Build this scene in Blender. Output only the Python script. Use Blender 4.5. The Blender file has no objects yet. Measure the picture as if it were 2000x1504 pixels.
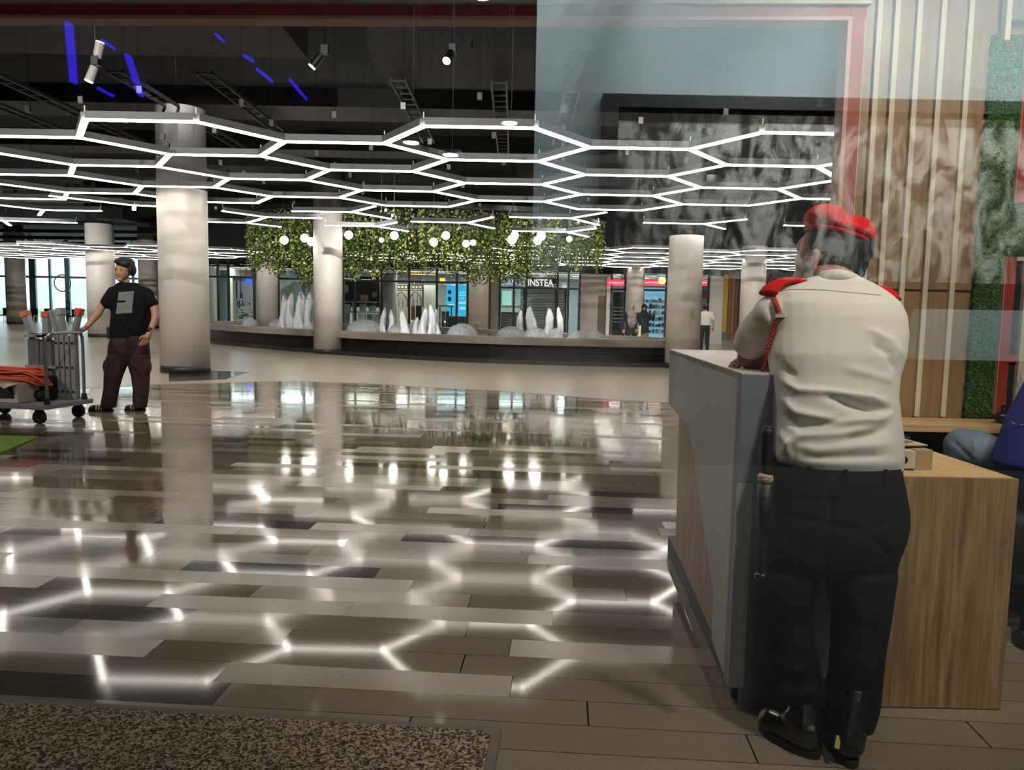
import bpy, bmesh, math, random
import numpy as np
from mathutils import Vector, Matrix, Euler

S = bpy.context.scene
COL = S.collection
PI = math.pi
R = random.Random(7)

# ------------------------------------------------------------------ camera
F = 1500.0; CH = 1.25
pitch = math.atan((752-612)/F); ROLL = 0.019
cf = Vector((0, math.cos(pitch), -math.sin(pitch)))
cu0 = Vector((0, math.sin(pitch), math.cos(pitch))); cr0 = Vector((1, 0, 0))
cr = (cr0*math.cos(ROLL)+cu0*math.sin(ROLL)); cu = (cu0*math.cos(ROLL)-cr0*math.sin(ROLL))
cam = bpy.data.objects.new('camera', bpy.data.cameras.new('camera')); COL.objects.link(cam)
cam.data.sensor_width = 36; cam.data.lens = 36*F/2000; cam.data.clip_start = .05; cam.data.clip_end = 300
m = Matrix((cr, cu, -cf)).transposed().to_4x4(); m.translation = (0, 0, CH)
cam.matrix_world = m; S.camera = cam

def W(x, y, Y):            # the point at distance Y that the photo shows at pixel (x, y)
    d = cf+cr*((x-1000)/F)+cu*((752-y)/F); t = Y/d.y
    return Vector((d.x*t, Y, CH+d.z*t))
def WZ(x, y, z):           # the same on the level z
    d = cf+cr*((x-1000)/F)+cu*((752-y)/F); t = (z-CH)/d.z
    return Vector((d.x*t, d.y*t, z))
def PX(co):                # numpy points -> photo pixels
    d = co-np.array([0, 0, CH]); dep = d@np.array(cf)
    return np.stack([1000+F*(d@np.array(cr))/dep, 752-F*(d@np.array(cu))/dep], 1)

S.view_settings.view_transform = 'Standard'; S.view_settings.look = 'None'
S.view_settings.gamma = 1; S.view_settings.use_curve_mapping = False
S.view_settings.exposure = 0.0
S.cycles.use_denoising = True
S.cycles.max_bounces = 8; S.cycles.diffuse_bounces = 3; S.cycles.glossy_bounces = 4; S.cycles.transparent_max_bounces = 12
S.cycles.sample_clamp_indirect = 6; S.cycles.caustics_reflective = False; S.cycles.caustics_refractive = False

# ------------------------------------------------------------------ world: the bright day outside the far glass wall
w = bpy.data.worlds.new('day'); S.world = w; w.use_nodes = True
w.node_tree.nodes['Background'].inputs[0].default_value = (.86, .97, 1, 1)
w.node_tree.nodes['Background'].inputs[1].default_value = 7

def lamp(name, kind, loc, energy, aim=None, size=.1, col=(1, .95, .88), spot=60, blend=.6, sy=None):
    l = bpy.data.lights.new(name, kind); l.energy = energy; l.color = col
    if kind == 'AREA':
        l.size = size
        if sy: l.shape = 'RECTANGLE'; l.size_y = sy
    else: l.shadow_soft_size = size
    if kind == 'SPOT': l.spot_size = math.radians(spot); l.spot_blend = blend
    o = bpy.data.objects.new(name, l); COL.objects.link(o); o.location = loc
    if aim is not None: o.rotation_euler = (Vector(aim)-Vector(loc)).to_track_quat('-Z', 'Y').to_euler()
    return o
LG = 1.0
# fill lamps added under the dark ceiling, without fittings
for x, y in [(-9, 6), (-3, 5), (-6, 14), (1, 13), (-1, 22), (-10, 24), (6, 24), (4.4, 22.5), (-3, 27), (-18, 34), (-4, 33), (7, 32), (-24, 44), (-5, 17)]:
    lamp('hall_fill_lamp', 'SPOT', (x, y, 5.7), 150, (x, y, 0), .15, spot=120, blend=.7)
for x, y in [(-13.5, 27), (-19, 38), (-27, 46)]: lamp('hall_fill_lamp', 'SPOT', (x, y, 5.7), 380, (x, y, 0), .15, spot=130, blend=.7)  # stronger added fill for the far left columns
for x, y in [(-6.4, 23.6), (-2.2, 20.9), (1.0, 19.9), (-4.4, 22.4)]: lamp('fountain_fill_lamp', 'SPOT', (x, y, .62), 40, (x, y+3.5, 1.4), .05, spot=110, blend=.8, col=(.95, .98, 1))  # spots added low in the pool to brighten the foam jets
for x, y, z, tx, ty, en in [(-8, 2.2, 5.6, -6.5, 13, 1900), (-2.5, 2.2, 5.6, -3, 15, 2300), (3, 2.5, 5.6, 3.5, 17, 1800), (-9, 17, 4.5, -9.5, 29, 2200), (-4, 17, 4.5, -4, 26, 1700), (2.5, 17, 4.5, 2.5, 30, 2300), (-13, 16, 4.5, -17, 32, 2200), (-17, 22, 4.8, -25, 46, 4500), (8, 20, 4.5, 8, 34, 1800)]: lamp('hall_front_fill_lamp', 'SPOT', (x, y, z), en, (tx, ty, 1.4), .03, spot=66, blend=.9, col=(1, .97, .93))  # unseen spots added as frontal fill for surfaces facing the camera
# kiosk lamps over the counter and the guard
lamp('hall_fill_lamp', 'SPOT', (-1.6, 4.2, 5.7), 260, (-1.6, 3.4, 0), .15, spot=95, blend=.8)  # added fill for the near floor, not a kiosk lamp
lamp('kiosk_lamp', 'SPOT', (.35, 1.0, 3.3), 38, (.8, 2.5, .8), .12, spot=70, blend=.6, col=(1, .96, .9))  # weak fill added on the left against the guard's shadow
lamp('kiosk_lamp', 'SPOT', (1.75, .98, 3.3), 225, (1.15, 2.5, 1.2), .12, spot=58, blend=.5, col=(1, .95, .85))
lamp('kiosk_lamp', 'SPOT', (2.2, 2.0, 3.3), 165, (2.0, 3.95, 1.3), .12, spot=95, blend=.7, col=(1, .93, .8))
# shop room behind the photographer: lamps that light its wall and picture
MY = -4.8
lamp('gallery_lamp', 'SPOT', (1.75, MY+.8, 4.3), 450, (1.75, MY, 3.75), .05, spot=95, blend=1, col=(.95, 1, 1))
lamp('gallery_lamp', 'AREA', (3.6, MY+1.0, 4.5), 430, (3.6, MY, 3.55), .2, (.93, 1, 1)).data.shape = 'RECTANGLE'
_gl = [l for l in bpy.data.lights if l.type == 'AREA'][-1]; _gl.size = 6.5; _gl.size_y = .15
lamp('gallery_lamp', 'SPOT', (2.6, MY+2.2, 4.2), 300, (2.9, MY, 2.3), .1, spot=75, blend=.8, col=(1, .98, .94))
lamp('gallery_lamp', 'SPOT', (4.4, MY+2.2, 4.2), 190, (4.4, MY, 2.6), .1, spot=85, blend=.8, col=(1, .98, .94))

# ------------------------------------------------------------------ materials
def hx(s): 
    c = [int(s[i:i+2], 16)/255 for i in (0, 2, 4)]
    return tuple((v/12.92 if v <= .04045 else ((v+.055)/1.055)**2.4) for v in c)+(1,)
M = {}
def mat(name, col, rough=.5, metal=0, emit=0, alpha=1, spec=.5, coat=0, noise=0, nscale=8, bump=0, stretch=(1, 1, 1), sheen=0, col2=None, trans=0):
    if name in M: return M[name]
    m = bpy.data.materials.new(name); m.use_nodes = True; M[name] = m
    nt = m.node_tree; b = nt.nodes['Principled BSDF']
    c = hx(col) if isinstance(col, str) else col
    b.inputs['Base Color'].default_value = c; b.inputs['Roughness'].default_value = rough
    b.inputs['Metallic'].default_value = metal; b.inputs['Specular IOR Level'].default_value = spec
    b.inputs['Coat Weight'].default_value = coat; b.inputs['Alpha'].default_value = alpha
    b.inputs['Sheen Weight'].default_value = sheen; b.inputs['Transmission Weight'].default_value = trans
    if emit:
        b.inputs['Emission Color'].default_value = c; b.inputs['Emission Strength'].default_value = emit
    if noise or bump or col2:
        tc = nt.nodes.new('ShaderNodeTexCoord'); mp = nt.nodes.new('ShaderNodeMapping'); nz = nt.nodes.new('ShaderNodeTexNoise')
        mp.inputs['Scale'].default_value = stretch; nz.inputs['Scale'].default_value = nscale; nz.inputs['Detail'].default_value = 6
        nt.links.new(tc.outputs['Object'], mp.inputs[0]); nt.links.new(mp.outputs[0], nz.inputs['Vector'])
        if noise or col2:
            rp = nt.nodes.new('ShaderNodeValToRGB'); e = rp.color_ramp.elements
            e[0].position = .3; e[1].position = .7
            c2 = hx(col2) if col2 else tuple(min(1, v*(1+noise)) for v in c[:3])+(1,)
            e[0].color = tuple(v*(1-noise) for v in c[:3])+(1,); e[1].color = c2
            nt.links.new(nz.outputs['Fac'], rp.inputs[0]); nt.links.new(rp.outputs[0], b.inputs['Base Color'])
        if bump:
            bp = nt.nodes.new('ShaderNodeBump'); bp.inputs['Strength'].default_value = bump; bp.inputs['Distance'].default_value = .01
            nt.links.new(nz.outputs['Fac'], bp.inputs['Height']); nt.links.new(bp.outputs[0], b.inputs['Normal'])
    return m

def nodes(name):
    m = bpy.data.materials.new(name); m.use_nodes = True; M[name] = m
    nt = m.node_tree
    def N(t, **kw):
        n = nt.nodes.new('ShaderNode'+t)
        for k, v in kw.items():
            if k.startswith('i_'): n.inputs[int(k[2:]) if k[2:].isdigit() else k[2:].replace('_', ' ')].default_value = v
            else: setattr(n, k, v)
        return n
    return m, nt, N, nt.links.new, nt.nodes['Principled BSDF']

def plank_material():
    m, nt, N, L, b = nodes('granite_planks')
    tc = N('TexCoord'); mp = N('Mapping'); mp.inputs['Rotation'].default_value = (0, 0, math.radians(3.8))
    L(tc.outputs['Object'], mp.inputs[0]); sp = N('SeparateXYZ'); L(mp.outputs[0], sp.inputs[0])
    def mt(op, a, bb=None, c=None):
        n = N('Math', operation=op)
        for i, v in enumerate((a, bb, c)):
            if v is None: continue
            if isinstance(v, (int, float)): n.inputs[i].default_value = v
            else: L(v, n.inputs[i])
        return n.outputs[0]
    yr = mt('DIVIDE', sp.outputs[1], .15); row = mt('FLOOR', yr); fy = mt('FRACT', yr)
    w1 = N('TexWhiteNoise', noise_dimensions='1D'); L(row, w1.inputs['W'])
    xr = mt('DIVIDE', mt('ADD', sp.outputs[0], mt('MULTIPLY', w1.outputs['Value'], 7.3)), mt('ADD', mt('MULTIPLY', w1.outputs['Value'], .35), .85))
    colx = mt('FLOOR', xr); fx = mt('FRACT', xr)
    w2 = N('TexWhiteNoise', noise_dimensions='2D'); cb = N('CombineXYZ'); L(colx, cb.inputs[0]); L(row, cb.inputs[1]); L(cb.outputs[0], w2.inputs['Vector'])
    rp = N('ValToRGB'); rp.color_ramp.interpolation = 'CONSTANT'; e = rp.color_ramp.elements
    e[0].position = 0; e[0].color = hx('4a4239')
    e[1].position = .09; e[1].color = hx('7a6e5d')
    for p, c in ((.42, '756a5a'), (.62, '827562'), (.8, '908471')):
        k = e.new(p); k.color = hx(c)
    L(w2.outputs['Value'], rp.inputs[0])
    nz = N('TexNoise', i_Scale=260.0, i_Detail=3.0); L(tc.outputs['Object'], nz.inputs['Vector'])
    mr = N('MapRange'); L(nz.outputs['Fac'], mr.inputs[0])
    for i, v in ((1, .3), (2, .7), (3, .72), (4, 1.3)): mr.inputs[i].default_value = v
    mx = N('MixRGB', blend_type='MULTIPLY'); mx.inputs[0].default_value = 1; L(rp.outputs[0], mx.inputs[1]); L(mr.outputs[0], mx.inputs[2])
    # joints
    j = mt('MAXIMUM', mt('GREATER_THAN', mt('ABSOLUTE', mt('SUBTRACT', fy, .5)), .49), mt('GREATER_THAN', mt('ABSOLUTE', mt('SUBTRACT', fx, .5)), .4975))
    mj = N('MixRGB'); L(j, mj.inputs[0]); L(mx.outputs[0], mj.inputs[1]); mj.inputs[2].default_value = hx('1c1a18')
    L(mj.outputs[0], b.inputs['Base Color'])
    r2 = N('ValToRGB'); r2.color_ramp.interpolation = 'CONSTANT'; e = r2.color_ramp.elements
    e[0].position = 0; e[0].color = (.03,)*3+(1,); e[1].position = .3; e[1].color = (.05,)*3+(1,)
    k = e.new(.62); k.color = (.07,)*3+(1,); k = e.new(.84); k.color = (.16,)*3+(1,)
    L(w2.outputs['Value'], r2.inputs[0])
    n2 = N('TexNoise', i_Scale=1.1, i_Detail=4.0); L(tc.outputs['Object'], n2.inputs['Vector'])
    rr = mt('ADD', r2.outputs[0], mt('MULTIPLY', n2.outputs['Fac'], .06)); L(rr, b.inputs['Roughness'])
    b.inputs['Specular IOR Level'].default_value = .34
    return m

def wood_material(name, c1, c2, c3, axis=2, scale=1.0, rough=.42):
    m, nt, N, L, b = nodes(name)
    tc = N('TexCoord'); mp = N('Mapping'); s = [26*scale]*3; s[axis] = 1.3*scale; mp.inputs['Scale'].default_value = s
    L(tc.outputs['Object'], mp.inputs[0])
    n1 = N('TexNoise', i_Scale=1.6, i_Detail=8.0, i_Roughness=.62, i_Distortion=.35); L(mp.outputs[0], n1.inputs['Vector'])
    rp = N('ValToRGB'); e = rp.color_ramp.elements
    e[0].position = .28; e[0].color = hx(c1); e[1].position = .72; e[1].color = hx(c3); k = e.new(.5); k.color = hx(c2)
    L(n1.outputs['Fac'], rp.inputs[0]); L(rp.outputs[0], b.inputs['Base Color'])
    b.inputs['Roughness'].default_value = rough
    bp = N('Bump', i_Strength=.08, i_Distance=.01); L(n1.outputs['Fac'], bp.inputs['Height']); L(bp.outputs[0], b.inputs['Normal'])
    return m

def speckle_material(name, cols, scale, rough=.9, bump=.5):
    m, nt, N, L, b = nodes(name)
    tc = N('TexCoord'); v = N('TexVoronoi', i_Scale=scale); L(tc.outputs['Object'], v.inputs['Vector'])
    rp = N('ValToRGB'); rp.color_ramp.interpolation = 'CONSTANT'; e = rp.color_ramp.elements
    e[0].position = 0; e[0].color = hx(cols[0]); e[1].position = 1/len(cols); e[1].color = hx(cols[1])
    for i, c in enumerate(cols[2:], 2): k = e.new(i/len(cols)); k.color = hx(c)
    sp = N('SeparateColor'); L(v.outputs['Color'], sp.inputs[0]); L(sp.outputs[0], rp.inputs[0]); L(rp.outputs[0], b.inputs['Base Color'])
    b.inputs['Roughness'].default_value = rough; b.inputs['Specular IOR Level'].default_value = .2
    bp = N('Bump', i_Strength=bump, i_Distance=.01); L(v.outputs['Distance'], bp.inputs['Height']); L(bp.outputs[0], b.inputs['Normal'])
    return m

def mural_material():
    m, nt, N, L, b = nodes('painted_plaster')
    tc = N('TexCoord'); mp = N('Mapping'); mp.inputs['Scale'].default_value = (1.4, 1, .75); mp.inputs['Rotation'].default_value = (0, .35, 0)
    L(tc.outputs['Object'], mp.inputs[0])
    n1 = N('TexNoise', i_Scale=3.4, i_Detail=12.0, i_Roughness=.66, i_Distortion=1.1); L(mp.outputs[0], n1.inputs['Vector'])
    r1 = N('ValToRGB'); e = r1.color_ramp.elements
    e[0].position = .43; e[0].color = hx('0c0d0e'); e[1].position = .66; e[1].color = hx('c9c9c2'); k = e.new(.5); k.color = hx('77776f'); k = e.new(.56); k.color = hx('b0b1aa')
    L(n1.outputs['Fac'], r1.inputs[0])
    n2 = N('TexNoise', i_Scale=.7, i_Detail=2.0); L(tc.outputs['Object'], n2.inputs['Vector'])
    r2 = N('ValToRGB'); r2.color_ramp.elements[0].position = .5; r2.color_ramp.elements[1].position = .66
    L(n2.outputs['Fac'], r2.inputs[0])
    mx = N('MixRGB', blend_type='MULTIPLY'); L(r2.outputs[0], mx.inputs[0]); L(r1.outputs[0], mx.inputs[1]); mx.inputs[2].default_value = hx('8d5b3c')
    L(mx.outputs[0], b.inputs['Base Color']); b.inputs['Roughness'].default_value = .8
    bp = N('Bump', i_Strength=.5, i_Distance=.02); L(n1.outputs['Fac'], bp.inputs['Height']); L(bp.outputs[0], b.inputs['Normal'])
    return m

def glass_material(name, refl, tint=(1, 1, 1, 1)):
    m, nt, N, L, b = nodes(name)
    t = N('BsdfTransparent'); t.inputs[0].default_value = tint
    g = N('BsdfGlossy'); g.inputs['Roughness'].default_value = 0
    mx = N('MixShader'); mx.inputs[0].default_value = refl
    L(t.outputs[0], mx.inputs[1]); L(g.outputs[0], mx.inputs[2]); L(mx.outputs[0], nt.nodes['Material Output'].inputs[0])
    return m

plank_material(); mural_material()
wood_material('oak_veneer', '6a4c30', '96754c', 'bd9d6e')
wood_material('oak_top', 'b08d5c', 'c8a774', 'd8bb8a', axis=1)
wood_material('oak_shelf', 'b08d5c', 'c8a774', 'd8bb8a', axis=0)
wood_material('brown_board', '8a6c4a', '977956', 'a38562', scale=.8)
wood_material('dark_board', '3a2a1f', '44342a', '4f3c30')
speckle_material('mat_pile', ['332b23', '7a6b55', '98876b', '463c31', 'ae9c7c'], 150)
speckle_material('turf', ['1e3a14', '2f5a22', '3c6e2c', '274a1b', '4c7f38'], 120, bump=1)
glass_material('window_glass', .15); glass_material('shop_glass', .08, (.93, .98, .98, 1)); glass_material('acrylic', .1, (.95, .95, .95, 1))

mat('white_column', 'cfc9bf', .45, noise=.03, nscale=2)
mat('unlit_column', '6d6d6e', .6)  # column white darkened to grey for the unlit shaft above the lights
mat('skirting', '2f2a26', .4)
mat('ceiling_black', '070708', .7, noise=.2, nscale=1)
mat('duct', '0f0f11', .6, .2); mat('duct_light', '2c2c2f', .5, .3)
mat('beige_tile', 'a39884', .28, noise=.1, nscale=.8)
mat('housing', '6b6b6b', .5); mat('light', (1, .93, .84, 1), .5, emit=15)
mat('pin', 'd8d8d8', .4)
mat('red_board', 'a0351f', .5); mat('pink_edge', 'd2a08f', .5); mat('cream_slat', 'd8cdb4', .5); mat('tan_board', '9c8668', .5)
mat('dark_inside', '17120f', .7); mat('white_laminate', 'a3a39b', .4); mat('grey_laminate', '777c84', .45); mat('top_laminate', 'cfc2b4', .35)
mat('plinth', '2b2927', .5)
mat('black_plastic', '121212', .35); mat('black_rubber', '0c0c0c', .6); mat('steel', '9a9c9e', .35, .9); mat('aluminium', 'a2a3a5', .4, .55)
mat('room_wall', 'a3b3b6', .85); mat('room_dark', '0d0d0e', .8); mat('frame_black', '0a0a0a', .5)
mat('blue_led', (.04, .02, 1, 1), .5, emit=2.2)

# ------------------------------------------------------------------ mesh helpers
def tag(o, label=None, cat=None, group=None, kind=None):
    if label: o['label'] = label
    if cat: o['category'] = cat
    if group: o['group'] = group
    if kind: o['kind'] = kind
    return o
def thing(name, label, cat, loc=(0, 0, 0), group=None, rz=0):
    o = bpy.data.objects.new(name, None); COL.objects.link(o); o.location = loc; o.rotation_euler = (0, 0, rz); o.empty_display_size = .1
    return tag(o, label, cat, group)
def obj(name, bm, ms, parent=None, smooth=False, local=False):
    me = bpy.data.meshes.new(name)
    if isinstance(bm, bmesh.types.BMesh):
        bm.normal_update(); bm.to_mesh(me); bm.free()
    else: me = bm; me.name = name
    for x in (ms if isinstance(ms, (list, tuple)) else [ms]): me.materials.append(M[x] if isinstance(x, str) else x)
    if smooth:
        for p in me.polygons: p.use_smooth = True
    o = bpy.data.objects.new(name, me); COL.objects.link(o)
    if parent is not None:
        o.parent = parent
        if parent.type == 'EMPTY' and not local: o.location = -parent.location
    return o
def struct(name, bm, ms, smooth=False): return tag(obj(name, bm, ms, None, smooth), kind='structure')
def BM(): return bmesh.new()
def box(bm, x0, x1, y0, y1, z0, z1, mi=0, mx=None):
    v = [bm.verts.new((x, y, z)) for x in (x0, x1) for y in (y0, y1) for z in (z0, z1)]
    if mx is not None:
        for a in v: a.co = mx@a.co
    for f in ((0, 1, 3, 2), (4, 6, 7, 5), (0, 4, 5, 1), (2, 3, 7, 6), (0, 2, 6, 4), (1, 5, 7, 3)):
        bm.faces.new([v[i] for i in f]).material_index = mi
    return bm
def bx(*a, **k): return box(BM(), *a, **k)
def tube(bm, pts, r, seg=8, mi=0, cap=True):
    pts = [Vector(p) for p in pts]; n = len(pts); rs = r if isinstance(r, (list, tuple)) else [r]*n
    rings = []; up = None
    for i, p in enumerate(pts):
        t = (pts[min(i+1, n-1)]-pts[max(i-1, 0)]).normalized()
        if up is None: up = Vector((0, 0, 1)) if abs(t.z) < .9 else Vector((1, 0, 0))
        a = t.cross(up).normalized(); b = a.cross(t).normalized(); up = b
        rings.append([bm.verts.new(p+(a*math.cos(2*PI*k/seg)+b*math.sin(2*PI*k/seg))*rs[i]) for k in range(seg)])
    for A, B in zip(rings, rings[1:]):
        for k in range(seg): bm.faces.new((A[k], A[(k+1) % seg], B[(k+1) % seg], B[k])).material_index = mi
    if cap:
        bm.faces.new(rings[0][::-1]).material_index = mi; bm.faces.new(rings[-1]).material_index = mi
    return bm
def lathe(bm, prof, c=(0, 0, 0), seg=24, mi=0):
    rings = []
    for r, z in prof: rings.append([bm.verts.new((c[0]+r*math.cos(2*PI*k/seg), c[1]+r*math.sin(2*PI*k/seg), c[2]+z)) for k in range(seg)])
    for A, B in zip(rings, rings[1:]):
        for k in range(seg): bm.faces.new((A[k], A[(k+1) % seg], B[(k+1) % seg], B[k])).material_index = mi
    bm.faces.new(rings[0][::-1]).material_index = mi; bm.faces.new(rings[-1]).material_index = mi
    return bm
def prism(bm, pts, d, mi=0):      # polygon of Vectors pushed along d
    A = [bm.verts.new(p) for p in pts]; B = [bm.verts.new(Vector(p)+Vector(d)) for p in pts]; n = len(pts)
    bm.faces.new(A[::-1]).material_index = mi; bm.faces.new(B).material_index = mi
    for i in range(n): bm.faces.new((A[i], A[(i+1) % n], B[(i+1) % n], B[i])).material_index = mi
    bmesh.ops.recalc_face_normals(bm, faces=bm.faces)
    return bm
def beam(bm, p, q, w, h, mi=0, up=(0, 0, 1)):
    p = Vector(p); q = Vector(q); t = (q-p).normalized(); a = t.cross(Vector(up)).normalized(); u = a.cross(t)
    v = [bm.verts.new(e+a*sx*w/2+u*sz*h/2) for e in (p, q) for sx in (-1, 1) for sz in (-1, 1)]
    for f in ((0, 1, 3, 2), (4, 6, 7, 5), (0, 4, 5, 1), (2, 3, 7, 6), (0, 2, 6, 4), (1, 5, 7, 3)):
        bm.faces.new([v[i] for i in f]).material_index = mi
    return bm
def bevel(bm, w, seg=2):
    bmesh.ops.bevel(bm, geom=list(bm.edges), offset=w, segments=seg, affect='EDGES', profile=.7); return bm
def copy_tree(o, loc, rz=None, label=None, parent=None):
    c = o.copy(); COL.objects.link(c)
    if parent is None:
        c.location = loc
        if rz is not None: c.rotation_euler = (0, 0, rz)
        if label: c['label'] = label
    else: c.parent = parent
    for ch in o.children: copy_tree(ch, None, parent=c)
    return c
def poly_smooth(pts, n=8, closed=True):
    out = []; m_ = len(pts)
    for i in range(m_ if closed else m_-1):
        P = [Vector(pts[(i+k) % m_]) if closed else Vector(pts[max(0, min(m_-1, i+k))]) for k in (-1, 0, 1, 2)]
        for j in range(n):
            t = j/n
            out.append(.5*((2*P[1])+(P[2]-P[0])*t+(2*P[0]-5*P[1]+4*P[2]-P[3])*t*t+(3*P[1]-P[0]-3*P[2]+P[3])*t**3))
    if not closed: out.append(Vector(pts[-1]))
    return out

# organic bodies: overlapping rounded volumes fused into one continuous surface
def E_(c, r, rot=(0, 0, 0)): return ('e', Vector(c), r if isinstance(r, (tuple, list)) else (r, r, r), rot)
def K_(p, q, a, b): return ('c', Vector(p), Vector(q), a, b)
def L_(rings): return ('l', rings)      # rings: (centre, rx, ry)
def blob(name, prims, voxel, ms, parent, fn=None, smooth=4, fac=.5):
    bm = BM()
    for p in prims:
        if p[0] == 'e':
            mx = Matrix.Translation(p[1]) @ Euler(p[3]).to_matrix().to_4x4() @ Matrix.Diagonal((*p[2], 1))
            bmesh.ops.create_icosphere(bm, subdivisions=3, radius=1, matrix=mx)
        elif p[0] == 'c':
            _, a, b, ra, rb = p; n = 8; prev = None
            t = (b-a).normalized(); L = (b-a).length
            pts = []; rs = []
            for k in range(5): th = PI/2*(1-k/4); pts.append(a-t*ra*math.sin(th)); rs.append(max(1e-4, ra*math.cos(th)))
            for k in range(1, 4): pts.append(a.lerp(b, k/4)); rs.append(ra+(rb-ra)*k/4)
            for k in range(5): th = PI/2*k/4; pts.append(b+t*rb*math.sin(th)); rs.append(max(1e-4, rb*math.cos(th)))
            tube(bm, pts, rs, 16)
        else:
            rings = []; sg = 28
            for c, rx, ry in p[1]:
                c = Vector(c); vs = []
                for k in range(sg):
                    a = 2*PI*k/sg; ca, sa = math.cos(a), math.sin(a)
                    vs.append(bm.verts.new(c+Vector((rx*math.copysign(abs(ca)**.85, ca), ry*math.copysign(abs(sa)**.85, sa), 0))))
                rings.append(vs)
            for A, B in zip(rings, rings[1:]):
                for k in range(sg): bm.faces.new((A[k], A[(k+1) % sg], B[(k+1) % sg], B[k]))
            bm.faces.new(rings[0][::-1]); bm.faces.new(rings[-1])
            bmesh.ops.recalc_face_normals(bm, faces=bm.faces)
    me = bpy.data.meshes.new(name); bm.to_mesh(me); bm.free()
    t = bpy.data.objects.new('tmp', me); COL.objects.link(t)
    md = t.modifiers.new('r', 'REMESH'); md.mode = 'VOXEL'; md.voxel_size = voxel; md.use_smooth_shade = True
    s = t.modifiers.new('s', 'SMOOTH'); s.factor = fac; s.iterations = smooth
    bpy.context.view_layer.update()
    out = bpy.data.meshes.new_from_object(t.evaluated_get(bpy.context.evaluated_depsgraph_get()))
    bpy.data.objects.remove(t); bpy.data.meshes.remove(me)
    if fn is not None:
        n = len(out.vertices); co = np.empty(n*3); no = np.empty(n*3)
        out.vertices.foreach_get('co', co); out.vertices.foreach_get('normal', no)
        co = co.reshape(-1, 3); no = no.reshape(-1, 3)
        co = fn(co, no); out.vertices.foreach_set('co', co.reshape(-1)); out.update()
    out.materials.clear()
    return obj(name, out, ms, parent, smooth=True)
def folds(curves):          # curves: (pixel polyline, width px, height m) pressed into the camera-facing side of a cloth
    def fn(co, no):
        p = PX(co); d = np.zeros(len(co)); face = np.clip(-no[:, 1]*1.6+.1, 0, 1)
        for pts, wd, amp in curves:
            pts = [np.array(q, float) for q in pts]; best = np.full(len(co), 1e9); tt = np.zeros(len(co)); tot = len(pts)-1
            for i, (a, b) in enumerate(zip(pts, pts[1:])):
                ab = b-a; t = np.clip(((p-a)@ab)/(ab@ab), 0, 1); q = a+t[:, None]*ab
                dd = np.hypot(*(p-q).T); s = dd < best; best[s] = dd[s]; tt[s] = (i+t[s])/tot
            d += amp*np.exp(-(best/wd)**2)*np.clip(np.sin(PI*np.clip(tt, .02, .98))*1.6, 0, 1)
        return co+no*(d*face)[:, None]
    return fn
def text_mesh(s, size, depth=.01, align='CENTER', bold=0):
    c = bpy.data.curves.new('t', 'FONT'); c.body = s; c.size = size; c.extrude = depth; c.align_x = align; c.offset = bold
    o = bpy.data.objects.new('t', c); COL.objects.link(o); bpy.context.view_layer.update()
    me = bpy.data.meshes.new_from_object(o.evaluated_get(bpy.context.evaluated_depsgraph_get()))
    bpy.data.objects.remove(o); bpy.data.curves.remove(c)
    me.transform(Matrix.Rotation(PI/2, 4, 'X'))
    me.materials.clear()
    return me

# ================================================================== the setting
bm = BM(); box(bm, -60, 30, .8, 70, -.1, 0); struct('floor', bm, 'granite_planks')
struct('floor_gallery', bx(-6.2, 7.2, MY-2, .8, -.1, 0), mat('dark_carpet', '1a1917', .9))
# beige tiled zone beyond the planks
edge = [(-12, 6.9), (-9, 8.2), (-7.4, 10.1), (-6.2, 11.8), (-5.0, 12.7), (-3.7, 13.3), (-2.4, 13.1), (-1.2, 12.6), (0, 12.2), (1.2, 11.5), (2.3, 11.05), (4, 10.7), (8, 10.4)]
bm = BM(); e = poly_smooth([(x, y, 0) for x, y in edge], 5, False)
prism(bm, [Vector((-60, 6.0, 0))]+e+[Vector((30, 10, 0)), Vector((30, 70, 0)), Vector((-60, 70, 0))], (0, 0, .003)); struct('floor_tiles', bm, 'beige_tile')
struct('floor_inlay', prism(BM(), [WZ(x, y, 0) for x, y in ((330, 722), (488, 727), (440, 741), (330, 746))], (0, 0, .006)), mat('inlay_dark', '3a342d', .12))
bm = BM(); box(bm, -60, 30, .95, 70, 6.2, 6.3); struct('ceiling', bm, 'ceiling_black')
for n, a in (('wall_right', (29.8, 30, -6, 70, 0, 6.2)), ('wall_left', (-60.2, -60, 1, 60, 0, 6.2))):
    struct(n, bx(*a), 'ceiling_black')
# ---- room behind the camera (its lit wall and picture show in the pane)
def V_(x, y, Yv): p = W(x, y, Yv); return Vector((p.x, 1.8-Yv, p.z))      # pane at Y = 0.9
YV = 1.8-MY
x0 = V_(1045, 200, YV).x
struct('wall_back', bx(x0, 7, MY-.1, MY, 0, 4.6), 'room_wall')
struct('wall_back_dark', bx(-6, x0+.3, MY-1.6, MY-1.5, 0, 4.6), 'room_dark')
struct('wall_back_return', bx(x0, x0+.1, MY-1.6, MY-.1, 0, 4.6), 'room_dark')
struct('wall_gallery_right', bx(7, 7.1, MY-1.6, .9, 0, 4.6), 'room_wall')
struct('wall_gallery_left', bx(-6.1, -6, MY-1.6, .9, 0, 4.6), 'room_dark')
struct('ceiling_gallery', bx(-6, 7, MY-1.6, .95, 4.6, 4.7), 'room_dark')
z6, z7 = V_(1800, 603, YV-.2).z, V_(1800, 702, YV-.2).z
struct('trim_1', bx(V_(1774, 650, YV).x, 7, MY, MY+.2, z7, z6), 'room_wall'); struct('trim_4', bx(x0, 7, MY, MY+.18, 0, z7), 'room_dark')
struct('trim_5', bx(x0, 7, MY, MY+.02, z7, V_(1800, 550, YV).z), mat('dado_brown', '2e2620', .8))
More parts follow.
